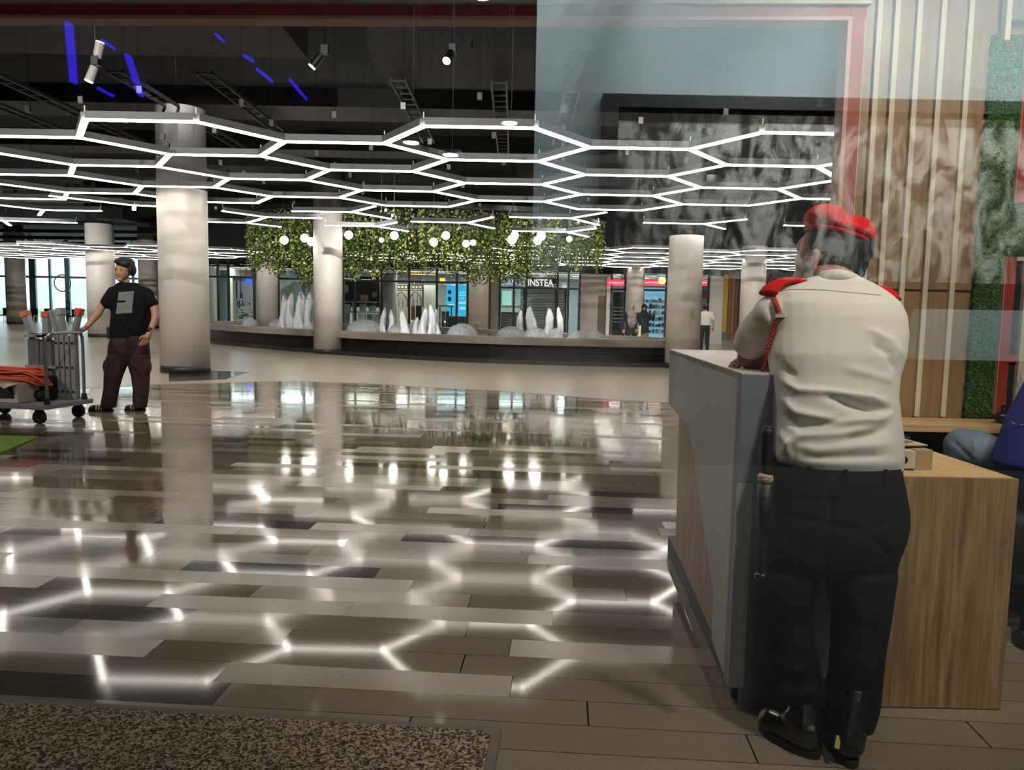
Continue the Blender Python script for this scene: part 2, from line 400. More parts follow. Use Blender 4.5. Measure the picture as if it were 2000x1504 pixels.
# mural
t = thing('mural', 'large grey and black painted plaster mural in a black frame seen mirrored in the pane', 'mural', ((x0+7)/2, MY, 1.5))
a = V_(1205, 222, YV); zt = V_(1600, 222, YV).z; zb = V_(1600, 548, YV).z; xl = V_(1172, 300, YV).x; zf = V_(1600, 197, YV).z
obj('painted_panel', bx(a.x, 6.6, MY, MY+.04, zb, zt), 'painted_plaster', t)
bm = BM(); box(bm, xl, 6.7, MY, MY+.1, zt, zf); box(bm, xl, a.x, MY, MY+.1, zb, zt); box(bm, xl, 6.7, MY, MY+.06, zb-.22, zb); obj('frame', bm, 'frame_black', t)
# blue led outline shapes on the dark wall behind the camera
YD = 1.8-(MY-1.5)
for i, pl in enumerate([[(140, 48), (150, 165)], [(205, 82), (228, 98)], [(255, 112), (280, 190)], [(197, 175), (225, 190)], [(425, 70), (440, 84)], [(480, 112), (498, 122)], [(505, 138), (535, 162)], [(570, 160), (600, 195)]]):
    p, q = [V_(x, y, YD) for x, y in pl]
    o = obj('blue_wall_light', beam(BM(), p+Vector((0, .05, 0)), q+Vector((0, .05, 0)), .03, .05 if i not in (0, 2, 7) else .11, up=(0, 1, 0)), 'blue_led')
    nm = ['tall upright bar left of the twin spotlight', 'short slanted dash above the twin spotlight', 'slanted bar right of the twin spotlight', 'short dash below the twin spotlight', 'highest step of the row of dashes', 'second step of the row of dashes', 'third step of the row of dashes', 'lowest wide dash at the end of the row'][i]
    tag(o, 'blue light in the dark ceiling glass, '+nm, 'light', 'blue lights mirrored in the pane')
for i, (x, y) in enumerate([(1382, -14), (995, 241), (880, 303), (803, 279), (942, -6)]):
    p = V_(x, y, 4.2); big = i == 0
    t = thing('recessed_downlight', ['brightest round downlight at the top edge above the grey wall', 'round downlight glowing on the top rail of the middle hexagon', 'small round downlight glowing above the centre of the hexagon grid', 'small round downlight glowing left of the centre of the grid', 'faint round downlight at the top edge over the red beam'][i], 'downlight', p)
    obj('rim', lathe(BM(), [(.04, 0), (.062, 0), (.062, .02), (.04, .02)], p, 20), 'pin', t)
    obj('lens', lathe(BM(), [(.02, -.002), (.042, .0), (.042, .012), (.02, .014)], p, 20), mat('downlight_lens', (1, .97, .88, 1), .5, emit=30 if big else 7), t)
    obj('stem', tube(BM(), [p+Vector((0, 0, .02)), Vector((p.x, p.y, 4.6))], .012, 8), 'frame_black', t)
# ---- the pane
tag(obj('window_1', bx(-3.2, 3.2, .895, .905, 0, 4.6), 'window_glass'), kind='structure')
bm = BM(); box(bm, -3.3, -3.2, .85, .95, 0, 4.6); box(bm, 3.2, 3.3, .85, .95, 0, 4.6); struct('trim_2', bm, 'frame_black')
struct('wall_front_left', bx(-60, -3.3, .9, 1.0, 0, 6.2), 'room_dark'); struct('wall_front_right', bx(3.3, 30, .9, 1.0, 0, 6.2), 'room_dark')
struct('wall_front_top', bx(-3.3, 3.3, .9, 1.0, 4.6, 6.2), 'room_dark')

# ================================================================== hall columns
def column(x, base_front_Y, r, ztop, label, zmax=None, n=''):
    c = WZ(x, 752, 0) if False else W(x, 640, base_front_Y+r); c.z = 0
    t = thing('column', label, 'column', c, 'round white hall columns')
    if zmax is None: zmax = 6.2
    obj('shaft', lathe(BM(), [(r, .14), (r, ztop)], c, 48), 'white_column', t, True)
    if zmax > ztop+.02: obj('upper_shaft', lathe(BM(), [(r*.985, ztop), (r*.985, zmax)], c, 40), 'unlit_column' if zmax < 6 else 'ceiling_black', t, True)
    obj('base_ring', lathe(BM(), [(r*1.01, 0), (r*1.01, .14)], c, 48), 'skirting', t, True)
    return c
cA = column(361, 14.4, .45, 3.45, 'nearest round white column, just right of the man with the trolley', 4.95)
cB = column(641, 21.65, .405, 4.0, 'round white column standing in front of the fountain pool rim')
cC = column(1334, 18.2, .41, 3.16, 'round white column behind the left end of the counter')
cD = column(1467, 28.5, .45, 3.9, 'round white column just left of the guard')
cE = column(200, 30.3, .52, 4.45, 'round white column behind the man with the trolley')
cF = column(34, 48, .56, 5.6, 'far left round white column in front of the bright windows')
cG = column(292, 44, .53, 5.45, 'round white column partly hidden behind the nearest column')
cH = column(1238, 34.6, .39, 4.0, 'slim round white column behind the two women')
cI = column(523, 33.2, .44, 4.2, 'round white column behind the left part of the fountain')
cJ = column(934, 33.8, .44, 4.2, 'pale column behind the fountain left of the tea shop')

# ================================================================== ceiling services
def duct(name, label, a, b, w_, h_, m_='duct', cat='duct', grp='services under the black ceiling'):
    tag(obj(name, beam(BM(), a, b, w_, h_), m_), label, cat, grp)
duct('ceiling_bulkhead', 'wide black bulkhead under the upper left of the ceiling', (-20, 11, 5.3), (-3.2, 11, 5.3), 2.2, .5, 'ceiling_black', 'bulkhead')
duct('ceiling_bulkhead', 'black bulkhead under the ceiling above the centre of the hall', (-2.2, 12.5, 5.35), (8, 12.5, 5.35), 2.0, .6, 'ceiling_black', 'bulkhead')
duct('air_duct', 'long dark air duct crossing behind the nearest column', (-25, 15.5, 5.25), (14, 15.5, 5.25), 1.1, .35)
duct('air_duct', 'long dark air duct crossing above the middle hexagons', (-28, 19.5, 5.3), (16, 19.5, 5.3), .9, .4)
duct('air_duct', 'far dark air duct crossing above the hanging plants', (-30, 24.5, 5.4), (18, 24.5, 5.4), .9, .4)
duct('air_duct', 'pale thin duct high in the upper centre', (-4.4, 10.0, 4.9), (-1.9, 10.0, 4.9), .12, .07, 'duct_light')
for i, (x, y0, y1) in enumerate([(-9.6, 12.4, 16.5), (-8.4, 12.4, 17.5), (-6.3, 12.4, 18), (-4.9, 12.4, 16.5), (-1.9, 12.6, 17.0), (-.3, 12.6, 18), (.9, 13, 17)]):
    bm = BM()
    for s in (-.12, .12): beam(bm, (x+s, y0, 4.9), (x+s, y1, 4.9), .03, .06)
    y = y0
    while y < y1: beam(bm, (x-.12, y, 4.89), (x+.12, y, 4.89), .03, .02); y += .35
    tag(obj('cable_tray', bm, 'duct_light'), ['leftmost', 'second from the left', 'third from the left', 'fourth from the left', 'third from the right', 'second from the right', 'rightmost'][i]+' of the thin cable trays running away under the black ceiling', 'cable tray', 'cable trays')
for i, Yb in enumerate([27, 30, 38, 42, 46, 50, 54]):
    duct('ceiling_beam', 'pale ceiling beam over the far left hall, '+['nearest', 'second', 'third', 'fourth', 'fifth', 'sixth', 'farthest'][i]+' of the row', (-45, Yb, 5.0+.02*i), (-14, Yb-2, 5.0+.02*i), .3, .18, 'duct_light' if i % 2 else 'duct', 'beam')
bm = BM(); box(bm, W(172, 400, 29).x, W(233, 400, 29).x, 29.2, 30.6, 4.5, 6.2); tag(obj('column_cowl', bm, 'ceiling_black'), 'black boxed cowl on top of the column behind the trolley man', 'cowl')

def spotlight(px, py, Y, label, dirs):
    p = W(px, py, Y); t = thing('track_spotlight', label, 'spotlight', p+Vector((0, 0, .3)), 'track spotlights in the dark ceiling')
    obj('stem', tube(BM(), [p, (p.x, p.y, 5.2)], .012), 'black_plastic', t)
    obj('joint', bevel(bx(p.x-.05, p.x+.05, p.y-.05, p.y+.05, p.z-.04, p.z+.08), .01), 'black_plastic', t)
    for d, m1 in dirs:
        d = Vector(d).normalized(); q = p+d*.06
        h = obj('lamp_head', tube(BM(), [q, q+d*.2], [.05, .055], 20), m1, t)
        obj('lens', tube(BM(), [q+d*.2, q+d*.212], [.053, .05], 20), mat('spot_lens', (1, .97, .9, 1), .4, emit=6), h)
spotlight(187, 122, 10.5, 'twin white track spotlight in the upper left of the dark ceiling', [((.25, 0, 1), 'white_column'), ((-.35, -.1, -1), 'white_column')])
spotlight(634, 100, 10.5, 'black track spotlight in the upper middle of the dark ceiling', [((-.7, -.1, -.9), 'black_plastic')])
spotlight(884, 98, 10.5, 'track spotlight with bright round face right of the ceiling centre', [((-.3, -.8, -.9), 'black_plastic')])

# ================================================================== hexagon light grid
HZ = 3.4
def light_bar(p, q, parent, sub=True):
    p = Vector((p[0], p[1], HZ)); q = Vector((q[0], q[1], HZ)); t = (q-p).normalized()
    bm = BM(); beam(bm, p+t*.02+Vector((0, 0, .06)), q-t*.02+Vector((0, 0, .06)), .085, .085)
    if sub:
        beam(bm, q+Vector((0, 0, .1)), q+Vector((0, 0, .17)), .012, .012, 1, up=(1, 0, 0))
        mpt = (p+q)/2; tube(bm, [mpt+Vector((0, 0, .1)), mpt+Vector((0, 0, 2.8))], .002, 4, 2); box(bm, mpt.x-.03, mpt.x+.03, mpt.y-.02, mpt.y+.02, HZ+.32, HZ+.4, 2)
    o = obj('light_bar', bm, ['housing', 'pin', 'black_plastic'], parent)
    d = BM(); beam(d, p-t*.01+Vector((0, 0, .01)), q+t*.01+Vector((0, 0, .01)), .075 if sub else .035, .02 if sub else .012)
    obj('diffuser', d, 'light', o)
def hexrow(k, i): return (-.44+.058*k+3.96*i+(1.98 if k % 2 else 0), 9.22+.98*k)
def edges(k, i):
    cx, y = hexrow(k, i); A = (cx-.65, y); B = (cx+.65, y); out = [('h', k, i, A, B)]
    for kk, nm in ((k-1, 'u'), (k+1, 'd')):
        ii = i if (k % 2 == 0) else i+1
        c2, y2 = hexrow(kk, ii); out.append((nm, k, i, B, (c2-.65, y2), kk, ii))
    return out
def on(p, lo=-150, hi=1780):
    q = PX(np.array([[p[0], p[1], HZ]]))[0]; return lo < q[0] < hi
t = thing('hexagon_light', 'large white honeycomb light grid hanging under the black ceiling', 'ceiling light', (0, 12.5, HZ+2.8))
have = {(k, i) for k in range(0, 7) for i in range(-4, 4)} | {(7, 0), (7, -1), (7, -2), (7, -3)}
for (k, i) in sorted(have):
    for ed in edges(k, i):
        if ed[0] != 'h' and (ed[5], ed[6]) not in have: continue
        if on(ed[3]) or on(ed[4]): light_bar(ed[3], ed[4], t)
tri = [((-5.9, 18.49), [(-6.56, 17.5), (-6.52, 19.41), (-4.59, 18.5)], 'three-armed light left of the plants, under the grid'),
 ((-3.6, 17.23), [(-4.94, 17.3), (-2.93, 16.24), (-2.94, 18.33)], 'three-armed light just above the second column'),
 ((-3.57, 20.05), [(-4.87, 20.03), (-2.92, 19.1), (-2.9, 21.1)], 'three-armed light in front of the second column top'),
 ((-1.16, 18.87), [(-2.51, 18.8), (-.51, 17.7), (-.54, 20.0)], 'three-armed light over the middle of the hanging plants'),
 ((1.26, 17.59), [(-.12, 17.6), (1.91, 16.5), (2.01, 18.8)], 'three-armed light over the right end of the plants, upper one'),
 ((1.37, 20.54), [(-.06, 20.5), (2.02, 19.56), (2.03, 21.64)], 'three-armed light over the right end of the plants, lower one'),
 ((4.4, 18.17), [(3.0, 18.19), (5.09, 17.2), (5.14, 19.13)], 'three-armed light left of the red beret'),
 ((7.6, 18.2), [(6.27, 18.17), (8.3, 17.2), (8.3, 19.2)], 'three-armed light partly hidden behind the red beret'),
 ((-6.84, 19.8), [(-8.3, 19.7), (-6.2, 18.95), (-6.2, 20.6)], 'three-armed light emerging right of the nearest column'),
 ((-10.84, 17.92), [(-11.5, 17.0), (-11.6, 19.0), (-9.51, 17.91)], 'three-armed light at the far left under the grid'),
 ((-8.2, 16.8), [(-9.3, 15.6), (-8.6, 17.6), (-7.2, 17.0)], 'three-armed light left of the nearest column'),
 ((-13.4, 20.4), [(-15.0, 19.6), (-14.0, 21.6), (-11.6, 20.6)], 'lowest three-armed light at the left edge')]
for c, ends, lb in tri:
    t = thing('three_armed_light', lb, 'ceiling light', (c[0], c[1], HZ+.2), 'three-armed ceiling lights')
    for e_ in ends: light_bar(c, e_, t)
def cluster(label, lo, hi, k0, k1, i0, i1, keep=lambda x, y: True):
    t = thing('hexagon_light', label, 'ceiling light', (hexrow(k0, (i0+i1)//2)[0], hexrow(k0, 0)[1], HZ+.2), 'distant honeycomb light grids')
    es = []
    hv = {(k, i) for k in range(k0, k1) for i in range(i0, i1) if keep(*hexrow(k, i))}
    for (k, i) in sorted(hv):
        for ed in edges(k, i):
            if ed[0] != 'h' and (ed[5], ed[6]) not in hv: continue
            if on(ed[3], lo, hi) or on(ed[4], lo, hi): es.append((ed[3], ed[4]))
    far = BM()
    for n_, (a, b) in enumerate(es):
        if n_ < 85: light_bar(a, b, t, False)
        else:
            p = Vector((*a, HZ)); q = Vector((*b, HZ)); beam(far, p+Vector((0, 0, .06)), q+Vector((0, 0, .06)), .085, .085, 0); beam(far, p, q, .035, .012, 1)
    if len(es) > 85: tag(obj('light_bar', far, ['housing', 'light'], t), kind='stuff')
    else: far.free()
cluster('distant honeycomb light grid at the left above the bright windows', -120, 316, 19, 29, -8, -2)
cluster('distant honeycomb light grid behind the hanging plants', 405, 1000, 20, 26, -5, 2)
cluster('distant honeycomb light grid above the tea shop and right shops', 1000, 1640, 16, 27, -1, 6)

# ================================================================== fountain pool
out = [(-14.5, 33), (-11.2, 28), (-8.2, 24.6), (-5.8, 22.5), (-4.1, 21.1), (-2.2, 20.0), (-.64, 19.35), (1.5, 19.0), (3.5, 18.95), (4.5, 19.5), (4.7, 20.6), (3.9, 21.8), (2, 24), (-1, 28), (-4, 32.3), (-9, 35), (-13.5, 35.2)]
o_ = poly_smooth([(x, y, 0) for x, y in out], 5)
cen = sum(o_, Vector())/len(o_)
def inset(ps, d):
    res = []; n = len(ps)
    for i, p in enumerate(ps):
        tt = (ps[(i+1) % n]-ps[i-1]).normalized(); res.append(p+Vector((-tt.y, tt.x, 0))*d)
    return res
def ringwall(bm, A, z0, z1, thick, mi=0):
    n = len(A); B = inset(A, thick)
    v = [[bm.verts.new((p.x, p.y, z)) for p in P] for P, z in ((A, z0), (A, z1), (B, z1), (B, z0))]
    for a in range(4):
        for i in range(n): bm.faces.new((v[a][i], v[a][(i+1) % n], v[(a+1) % 4][(i+1) % n], v[(a+1) % 4][i])).material_index = mi
    bmesh.ops.recalc_face_normals(bm, faces=bm.faces)
    return bm
t = thing('fountain_pool', 'low curved fountain pool with grey stone rim and dark recessed base', 'fountain', cen)
mat('rim_stone', '8e8478', .35, noise=.1, nscale=3); mat('recess', '1c1a19', .3)
mat('water', '5a5046', .06, noise=.2)
obj('rim', ringwall(BM(), o_, .47, .66, .5), 'rim_stone', t)
obj('base', ringwall(BM(), inset(o_, .22), .1, .47, .3), 'recess', t)
obj('step', ringwall(BM(), inset(o_, -.25), 0.0, .1, .6), 'skirting', t)
obj('water', prism(BM(), inset(o_, .45), (0, 0, .5)), 'water', t); 
for c in t.children:
    if c.name.startswith('water'): c.location.z += .08
def yat(x, yb): return .65*1500/(yb-(612+(x-1000)*.019))
mat('foam', 'eef2f4', .5, alpha=.85, noise=.05, nscale=30); mat('bell', 'c9ced2', .25, alpha=.5, noise=.25, nscale=14, stretch=(1, 1, .2))
jets = [(554, 574, 638, 8), (568, 571, 639, 9), (587, 567, 640, 11), (603, 570, 641, 7), (750, 601, 646, 6), (762, 605, 646, 6), (788, 607, 649, 8), (815, 620, 650, 6), (828, 602, 651, 8), (841, 596, 651, 8), (853, 604, 651, 7), (1018, 606, 655, 7), (1037, 600, 657, 11), (1069, 602, 658, 9), (1090, 600, 658, 7)]
jl = ['leftmost foam jet of the left fountain group', 'second foam jet of the left fountain group', 'tallest foam jet of the left fountain group', 'foam jet beside the second column', 'narrow foam jet, left one of the close pair', 'narrow foam jet, right one of the close pair', 'foam jet between the narrow pair and the middle group', 'low foam jet at the left of the middle group', 'foam jet left of the centre of the middle group', 'tallest foam jet of the middle group', 'foam jet at the right of the middle group', 'leftmost foam jet in front of the tea shop', 'widest foam jet in front of the tea shop', 'third foam jet in front of the tea shop', 'rightmost foam jet in front of the tea shop']
for (x, y0, y1, hw), lb in zip(jets, jl):
    Y = yat(x, y1); b = W(x, y1, Y); tp = W(x, y0, Y); H_ = tp.z-.56; r = hw*Y/1500
    prof = [(r*f, H_*g) for f, g in ((1.15, 0), (1.0, .1), (.85, .3), (.8, .5), (.8, .66), (.62, .8), (.4, .92), (.08, 1.0))]
    bm = lathe(BM(), prof, (b.x, Y, .56), 14)
    bmesh.ops.subdivide_edges(bm, edges=list(bm.edges), cuts=1)
    ph = R.uniform(0, 6)
    for v in bm.verts:
        zz = v.co.z; a_ = math.atan2(v.co.y-Y, v.co.x-b.x); k_ = 1+.22*math.sin(3*a_+zz*5+ph)+R.uniform(-.12, .12)
        v.co = Vector((b.x+(v.co.x-b.x)*k_+.05*math.sin(zz*4+ph), Y+(v.co.y-Y)*k_, zz+R.uniform(-.03, .03)))
    tag(obj('water_jet', bm, 'foam', None, True), 'white upright '+lb, 'water jet', 'fountain foam jets')
domes = [(488, 620, 635, 15), (545, 623, 637, 22), (607, 628, 641, 12), (712, 624, 645, 36), (786, 630, 648, 28), (903, 632, 654, 31), (998, 638, 656, 30), (1045, 640, 658, 26), (1085, 641, 659, 16), (1128, 646, 661, 21), (1162, 646, 662, 18)]
dl = ['leftmost of all, left of the white column', 'at the foot of the left foam jets', 'half hidden by the second column', 'broad one right of the second column', 'below the narrow pair of foam jets', 'broad one left of the brown post', 'left foot of the foam jets at the tea shop', 'at the foot of the widest foam jet', 'at the foot of the rightmost foam jet', 'second from the right end', 'rightmost of all near the brown door']
for (x, y0, y1, hw), lb in zip(domes, dl):
    Y = yat(x, y1); b = W(x, y1, Y); H_ = W(x, y0, Y).z-.56; r = hw*Y/1500
    prof = [(r*math.cos(a), H_*math.sin(a)) for a in [PI/2*k/7 for k in range(8)]]; prof[-1] = (r*.04, H_)
    bm = lathe(BM(), prof, (b.x, Y, .56), 28)
    for v in bm.verts: v.co.z += R.uniform(-.015, .015)
    tag(obj('water_bell', bm, 'bell', None, True), 'pale domed water bell, '+lb, 'water bell', 'fountain water bells')

# ================================================================== hanging plants
mat('leaf', '55722f', .6, noise=.45, nscale=1.2, col2='8fa052'); mat('leaf_dark', '2c4220', .6); mat('leaf_light', 'b9b56a', .5)
bm = BM(); rr = random.Random(3)
t = thing('hanging_plants', 'ring of long leafy green vines hanging over the fountain', 'plants', (-2.85, 25, 4.4))
def bottom(px):
    b = 530+10*math.sin(px*.021)+7*math.sin(px*.13)
    for c_, w_, d_ in ((603, 22, 22), (940, 40, 16), (800, 45, 10), (540, 30, 8), (1010, 15, 18)): b += d_*math.exp(-((px-c_)/w_)**2)
    return b
for s in range(1700):
    a = rr.uniform(0, 2*PI); rad = 1-.35*rr.random()**1.5
    x = -2.85+5.75*rad*math.cos(a); y = 25.2+3.0*rad*math.sin(a)
    q = PX(np.array([[x, y, 3]]))[0]; zb = W(q[0], bottom(q[0])+rr.uniform(-26, 8), y).z; zt = 4.2
    z = zt-rr.random()*.1; dx = dy = 0
    while z > zb:
        dx = .7*dx+rr.uniform(-.035, .035); dy = .7*dy+rr.uniform(-.035, .035)
        c = Vector((x+dx, y+dy, z)); l = rr.uniform(.055, .1); u = Vector((rr.uniform(-1, 1), rr.uniform(-1, 1), rr.uniform(-1.2, .2))).normalized()*l
        n_ = Vector((rr.uniform(-1, 1), rr.uniform(-1, 1), rr.uniform(-.4, 1))).normalized(); s_ = u.cross(n_).normalized()*l*.45
        f = bm.faces.new([bm.verts.new(c), bm.verts.new(c+u*.5+s_), bm.verts.new(c+u), bm.verts.new(c+u*.5-s_)])
        k = rr.random(); f.material_index = 1 if k < .35 else (2 if k > .88 else 0)
        z -= rr.uniform(.05, .1)
tag(obj('vines', bm, ['leaf', 'leaf_dark', 'leaf_light'], t), kind='stuff')
obj('ceiling_frame', ringwall(BM(), [Vector((-2.85+5.8*math.cos(2*PI*k/48), 25.2+3.05*math.sin(2*PI*k/48), 0)) for k in range(48)], 4.2, 4.34, .25), 'black_plastic', t)
gl = [(555, 469, 8), (595, 465, 8), (608, 472, 8), (681, 459, 8), (770, 460, 8), (847, 473, 8), (871, 460, 8), (910, 476, 7), (924, 474, 6), (1000, 468, 9), (1005, 460, 8), (1050, 470, 8), (1057, 461, 9), (745, 469, 5), (1112, 467, 6)]
gn = ['leftmost of all', 'left one of the touching pair left of the second column', 'right one of the touching pair left of the second column', 'just right of the second column', 'alone in the middle of the plants', 'lower one of the two left of the centre', 'upper one of the two left of the centre', 'dim one left of centre in a close pair', 'dim one right of centre in a close pair', 'lower one of the overlapping pair over the tea shop', 'upper one of the overlapping pair over the tea shop', 'lower one of the last overlapping pair', 'upper one of the last overlapping pair', 'small dim one between the third and fourth bright globes', 'dim one at the right end of the plants']
for (x, y, r), lb in zip(gl, gn):
    p = W(x, y, 21.9); rad = r*21.9/1500
    t = thing('globe_lamp', 'globe lamp among the vines, '+lb, 'lamp', p, 'globe lamps among the vines')
    bm = BM(); bmesh.ops.create_icosphere(bm, subdivisions=2, radius=rad, matrix=Matrix.Translation(p))
    obj('globe', bm, mat('globe', (1, .93, .8, 1), .4, emit=28) if r > 6 else mat('globe_dim', (1, .93, .8, 1), .4, emit=4), t, True)
    obj('cord', tube(BM(), [p+Vector((0, 0, rad)), (p.x, p.y, 6.2)], .008, 5), 'black_plastic', t)

# ================================================================== shops behind the fountain
YS = 36.0
def sb(x0, x1, y0, y1, Y=YS, d=.1, bm=None, mi=0):      # box seen between pixels x0..x1, y0..y1 at distance Y
    a = W(x0, (y0+y1)/2, Y).x; b = W(x1, (y0+y1)/2, Y).x; xm = (x0+x1)/2
    return box(bm or BM(), min(a, b), max(a, b), Y, Y+d, W(xm, y1, Y).z, W(xm, y0, Y).z, mi)
mat('shop_wall', 'b3aca2', .7); mat('shop_dark', '2a2c31', .5); mat('mullion', '16181a', .4); mat('shop_white', 'dcdcd8', .6); mat('brown_door', '63503f', .5)
mat('interior_teal', '7f9a9a', .6)
def wallseg(name, x0, x1, y0, m_, Y=YS, d=.15):
    a = W(x0, 600, Y).x; b = W(x1, 600, Y).x; struct(name, box(BM(), a, b, Y, Y+d, 0, W((x0+x1)/2, y0, Y).z), m_)
# bulkhead above all the shops, back rooms and their lamps
a = W(405, 500, YS).x
struct('wall_above_shops', bx(a, 30, YS, YS+.3, 3.15, 6.2), 'ceiling_black')
struct('wall_shop_back', bx(a, 30, YS+6, YS+6.2, 0, 6.2), mat('back_wall', '8f9496', .7))
struct('ceiling_shops', bx(a, 30, YS+.3, YS+6, 3.3, 3.4), 'shop_white')
struct('wall_hall_end', bx(a-.3, a, YS+.2, 60, 0, 6.2), 'shop_wall')
for xx, en, cc in [(430, 260, (.8, 1, 1)), (480, 200, (.9, 1, 1)), (580, 420, (.85, 1, .97)), (710, 220, (1, .97, .9)), (800, 420, (1, .95, .85)), (880, 200, (.7, .95, 1)), (1010, 160, (.75, 1, .92)), (1075, 1000, (.8, 1, .97)), (1205, 120, (.9, .97, 1)), (1280, 110, (.6, .9, 1)), (1374, 120, (1, .95, .95))]:
    p = W(xx, 560, YS+2.4); lamp('shop_lamp', 'AREA', (p.x, YS+2.6, 3.25), en*.45, (p.x, YS+2.6, 0), 1.6, cc)
def glazing(label, xs, ytop, ytr, ybot=None, Y=YS, mt='mullion'):
    x0, x1 = xs[0], xs[-1]; c = W((x0+x1)/2, 600, Y)
    t = thing('shop_window', label, 'shop window', (c.x, Y, 0), 'shop windows')
    zt = W((x0+x1)/2, ytop, Y).z; zr = W((x0+x1)/2, ytr, Y).z
    for x in xs:
        X = W(x, 600, Y).x; obj('mullion', bx(X-.05, X+.05, Y-.06, Y+.06, 0, zt), mt, t)
    a, b = W(x0, 600, Y).x, W(x1, 600, Y).x
    obj('transom', bx(a, b, Y-.05, Y+.05, zr-.045, zr+.045), mt, t)
    obj('pane', bx(a, b, Y-.006, Y+.006, 0, zt), 'shop_glass', t)
    return t
glazing('glazed shopfront at the far left beside the nearest column', [405, 427, 447, 497, 506], 505, 541)
glazing('glazed shopfront with white stair underside behind it', [544, 593, 640], 505, 545)
glazing('glazed shopfront with display shelves behind the foam jets', [670, 694, 746, 799, 853, 892, 913], 500, 550)
glazing('glazed shopfront of the tea shop', [976, 1003, 1027, 1088, 1109, 1131], 528, 563)
glazing('glazed shopfront with the blue-lit shelves, right of the brown door', [1193, 1219, 1255, 1300, 1340, 1382], 535, 567)
wallseg('wall_shop_1', 500, 545, 500, 'shop_wall'); wallseg('wall_shop_2', 640, 672, 500, 'shop_wall')
wallseg('wall_shop_3', 913, 976, 500, 'shop_wall'); wallseg('wall_shop_4', 1132, 1193, 528, 'shop_wall'); wallseg('wall_shop_5', 1384, 1412, 528, 'shop_white')
wallseg('wall_shop_6', 1440, 1640, 528, 'dark_board')
struct('door_1', sb(1167, 1184, 578, 672, YS-.02, .06), 'brown_door')
o = tag(obj('white_post', sb(1184, 1191, 540, 672, YS-.2, .15), 'shop_white'), 'narrow white post right of the brown door', 'post')
tag(obj('brown_post', sb(953, 959, 520, 664, YS-.3, .2), 'brown_door'), 'thin dark brown post left of the tea shop', 'post')
# left shop: wall poster
t = thing('wall_poster', 'white wall poster with dark line drawing behind the left shop glass', 'poster', W(478, 600, YS+1))
obj('sheet', sb(455, 494, 540, 640, YS+1, .05), 'shop_white', t)
bm = BM(); rr = random.Random(5)
for i in range(46):
    x = rr.uniform(462, 490); y = rr.uniform(588, 622); sb(x, x+rr.uniform(1, 5), y, y+rr.uniform(.6, 2), YS+.97, .02, bm)
for x in (463, 467, 473): sb(x, x+1.6, 587, 597, YS+.97, .02, bm)
sb(461, 463, 550, 583, YS+.97, .02, bm); sb(463, 468, 591, 592.5, YS+.97, .02, bm)
obj('drawing', bm, 'shop_dark', t)
t = thing('blue_sign', 'small glowing blue sign in the left shop', 'sign', W(483, 545, YS+.8))
bm = BM(); 
for a_ in ((476, 490, 541, 542.5), (480, 482, 544, 550), (484, 486, 545, 551), (487, 490, 547, 551), (478, 490, 551, 552)): sb(*a_, YS+.8, .04, bm)
obj('letters', bm, mat('blue_neon', (.02, .1, 1, 1), .5, emit=3), t)
tag(obj('blue_decal', sb(468, 473, 573, 582, YS+.9, .02), mat('blue_paint', '2a3ad0', .5)), 'small blue emblem on the left shop poster wall', 'decal')
# left shop: pale interior panels
for i, (x0, x1, c_) in enumerate([(408, 422, 'shop_white'), (430, 445, 'interior_teal')]):
    tag(obj('display_panel', sb(x0, x1, 512, 650, YS+1.5, .06), c_), ['tall white panel inside the left shop', 'tall pale teal panel inside the left shop'][i], 'panel')
# stair underside
t = thing('staircase', 'white sloping underside of a staircase behind the left foam jets', 'staircase', W(585, 620, YS+1.2))
y = YS+1.2
obj('soffit', prism(BM(), [W(548, 566, y), W(582, 547, y), W(640, 547, y), W(640, 660, y), W(548, 660, y)], (0, .6, 0)), mat('stair_white', 'b9c4c0', .6), t)
obj('edge_strip', prism(BM(), [W(547, 565, y-.05), W(581, 545.5, y-.05), W(640, 546, y-.05), W(640, 548.5, y-.05), W(582, 548.5, y-.05), W(548, 569, y-.05)], (0, .05, 0)), 'shop_white', t)
tag(obj('wall_lamp', sb(598, 607, 587, 593, YS+1.1, .04), mat('white_glow', (1, 1, 1, 1), .5, emit=3)), 'small bright panel lamp on the stair wall', 'lamp')
# display shop
t = thing('display_wall', 'dark slatted display wall of the middle shop', 'display', W(705, 600, YS+1.5))
obj('backboard', sb(672, 744, 540, 600, YS+1.5, .1), 'shop_dark', t)
obj('side_panel', sb(741, 745, 540, 650, YS+1.35, .12), 'shop_white', t)
t = thing('shelving', 'white display shelving with boxes in the middle shop', 'shelf', W(705, 640, YS+1.1))
for y in (589, 608, 609.5, 636): obj('shelf_board', sb(670, 744, y, y+1.6, YS+1.0, .5), 'shop_white', t)
for x in (670, 688, 742): obj('upright', sb(x, x+1.6, 590, 655, YS+1.0, .5), 'shop_white', t)
it = [(672, 683, 594, 608, 'shop_white', 'white box on the upper shelf at its left end'), (702, 713, 594, 608, 'shop_wall', 'beige box on the upper shelf'), (720, 732, 597, 608, 'green_bag', 'green box on the upper shelf'), (671, 681, 611, 635, 'shop_wall', 'tall grey carton at the left end of the lower shelf'), (699, 713, 612, 635, 'shop_white', 'tall white carton in the middle of the lower shelf'), (716, 726, 613, 635, 'shop_wall', 'tall beige carton on the lower shelf'), (729, 740, 613, 635, 'shop_white', 'tall white carton at the right end of the lower shelf')]
mat('green_bag', '6fb39a', .5)
for x0, x1, y0, y1, m_, lb in it: tag(obj('carton', bevel(sb(x0, x1, y0, y1, YS+1.05, .3), .01), m_), lb+' in the middle shop', 'box')
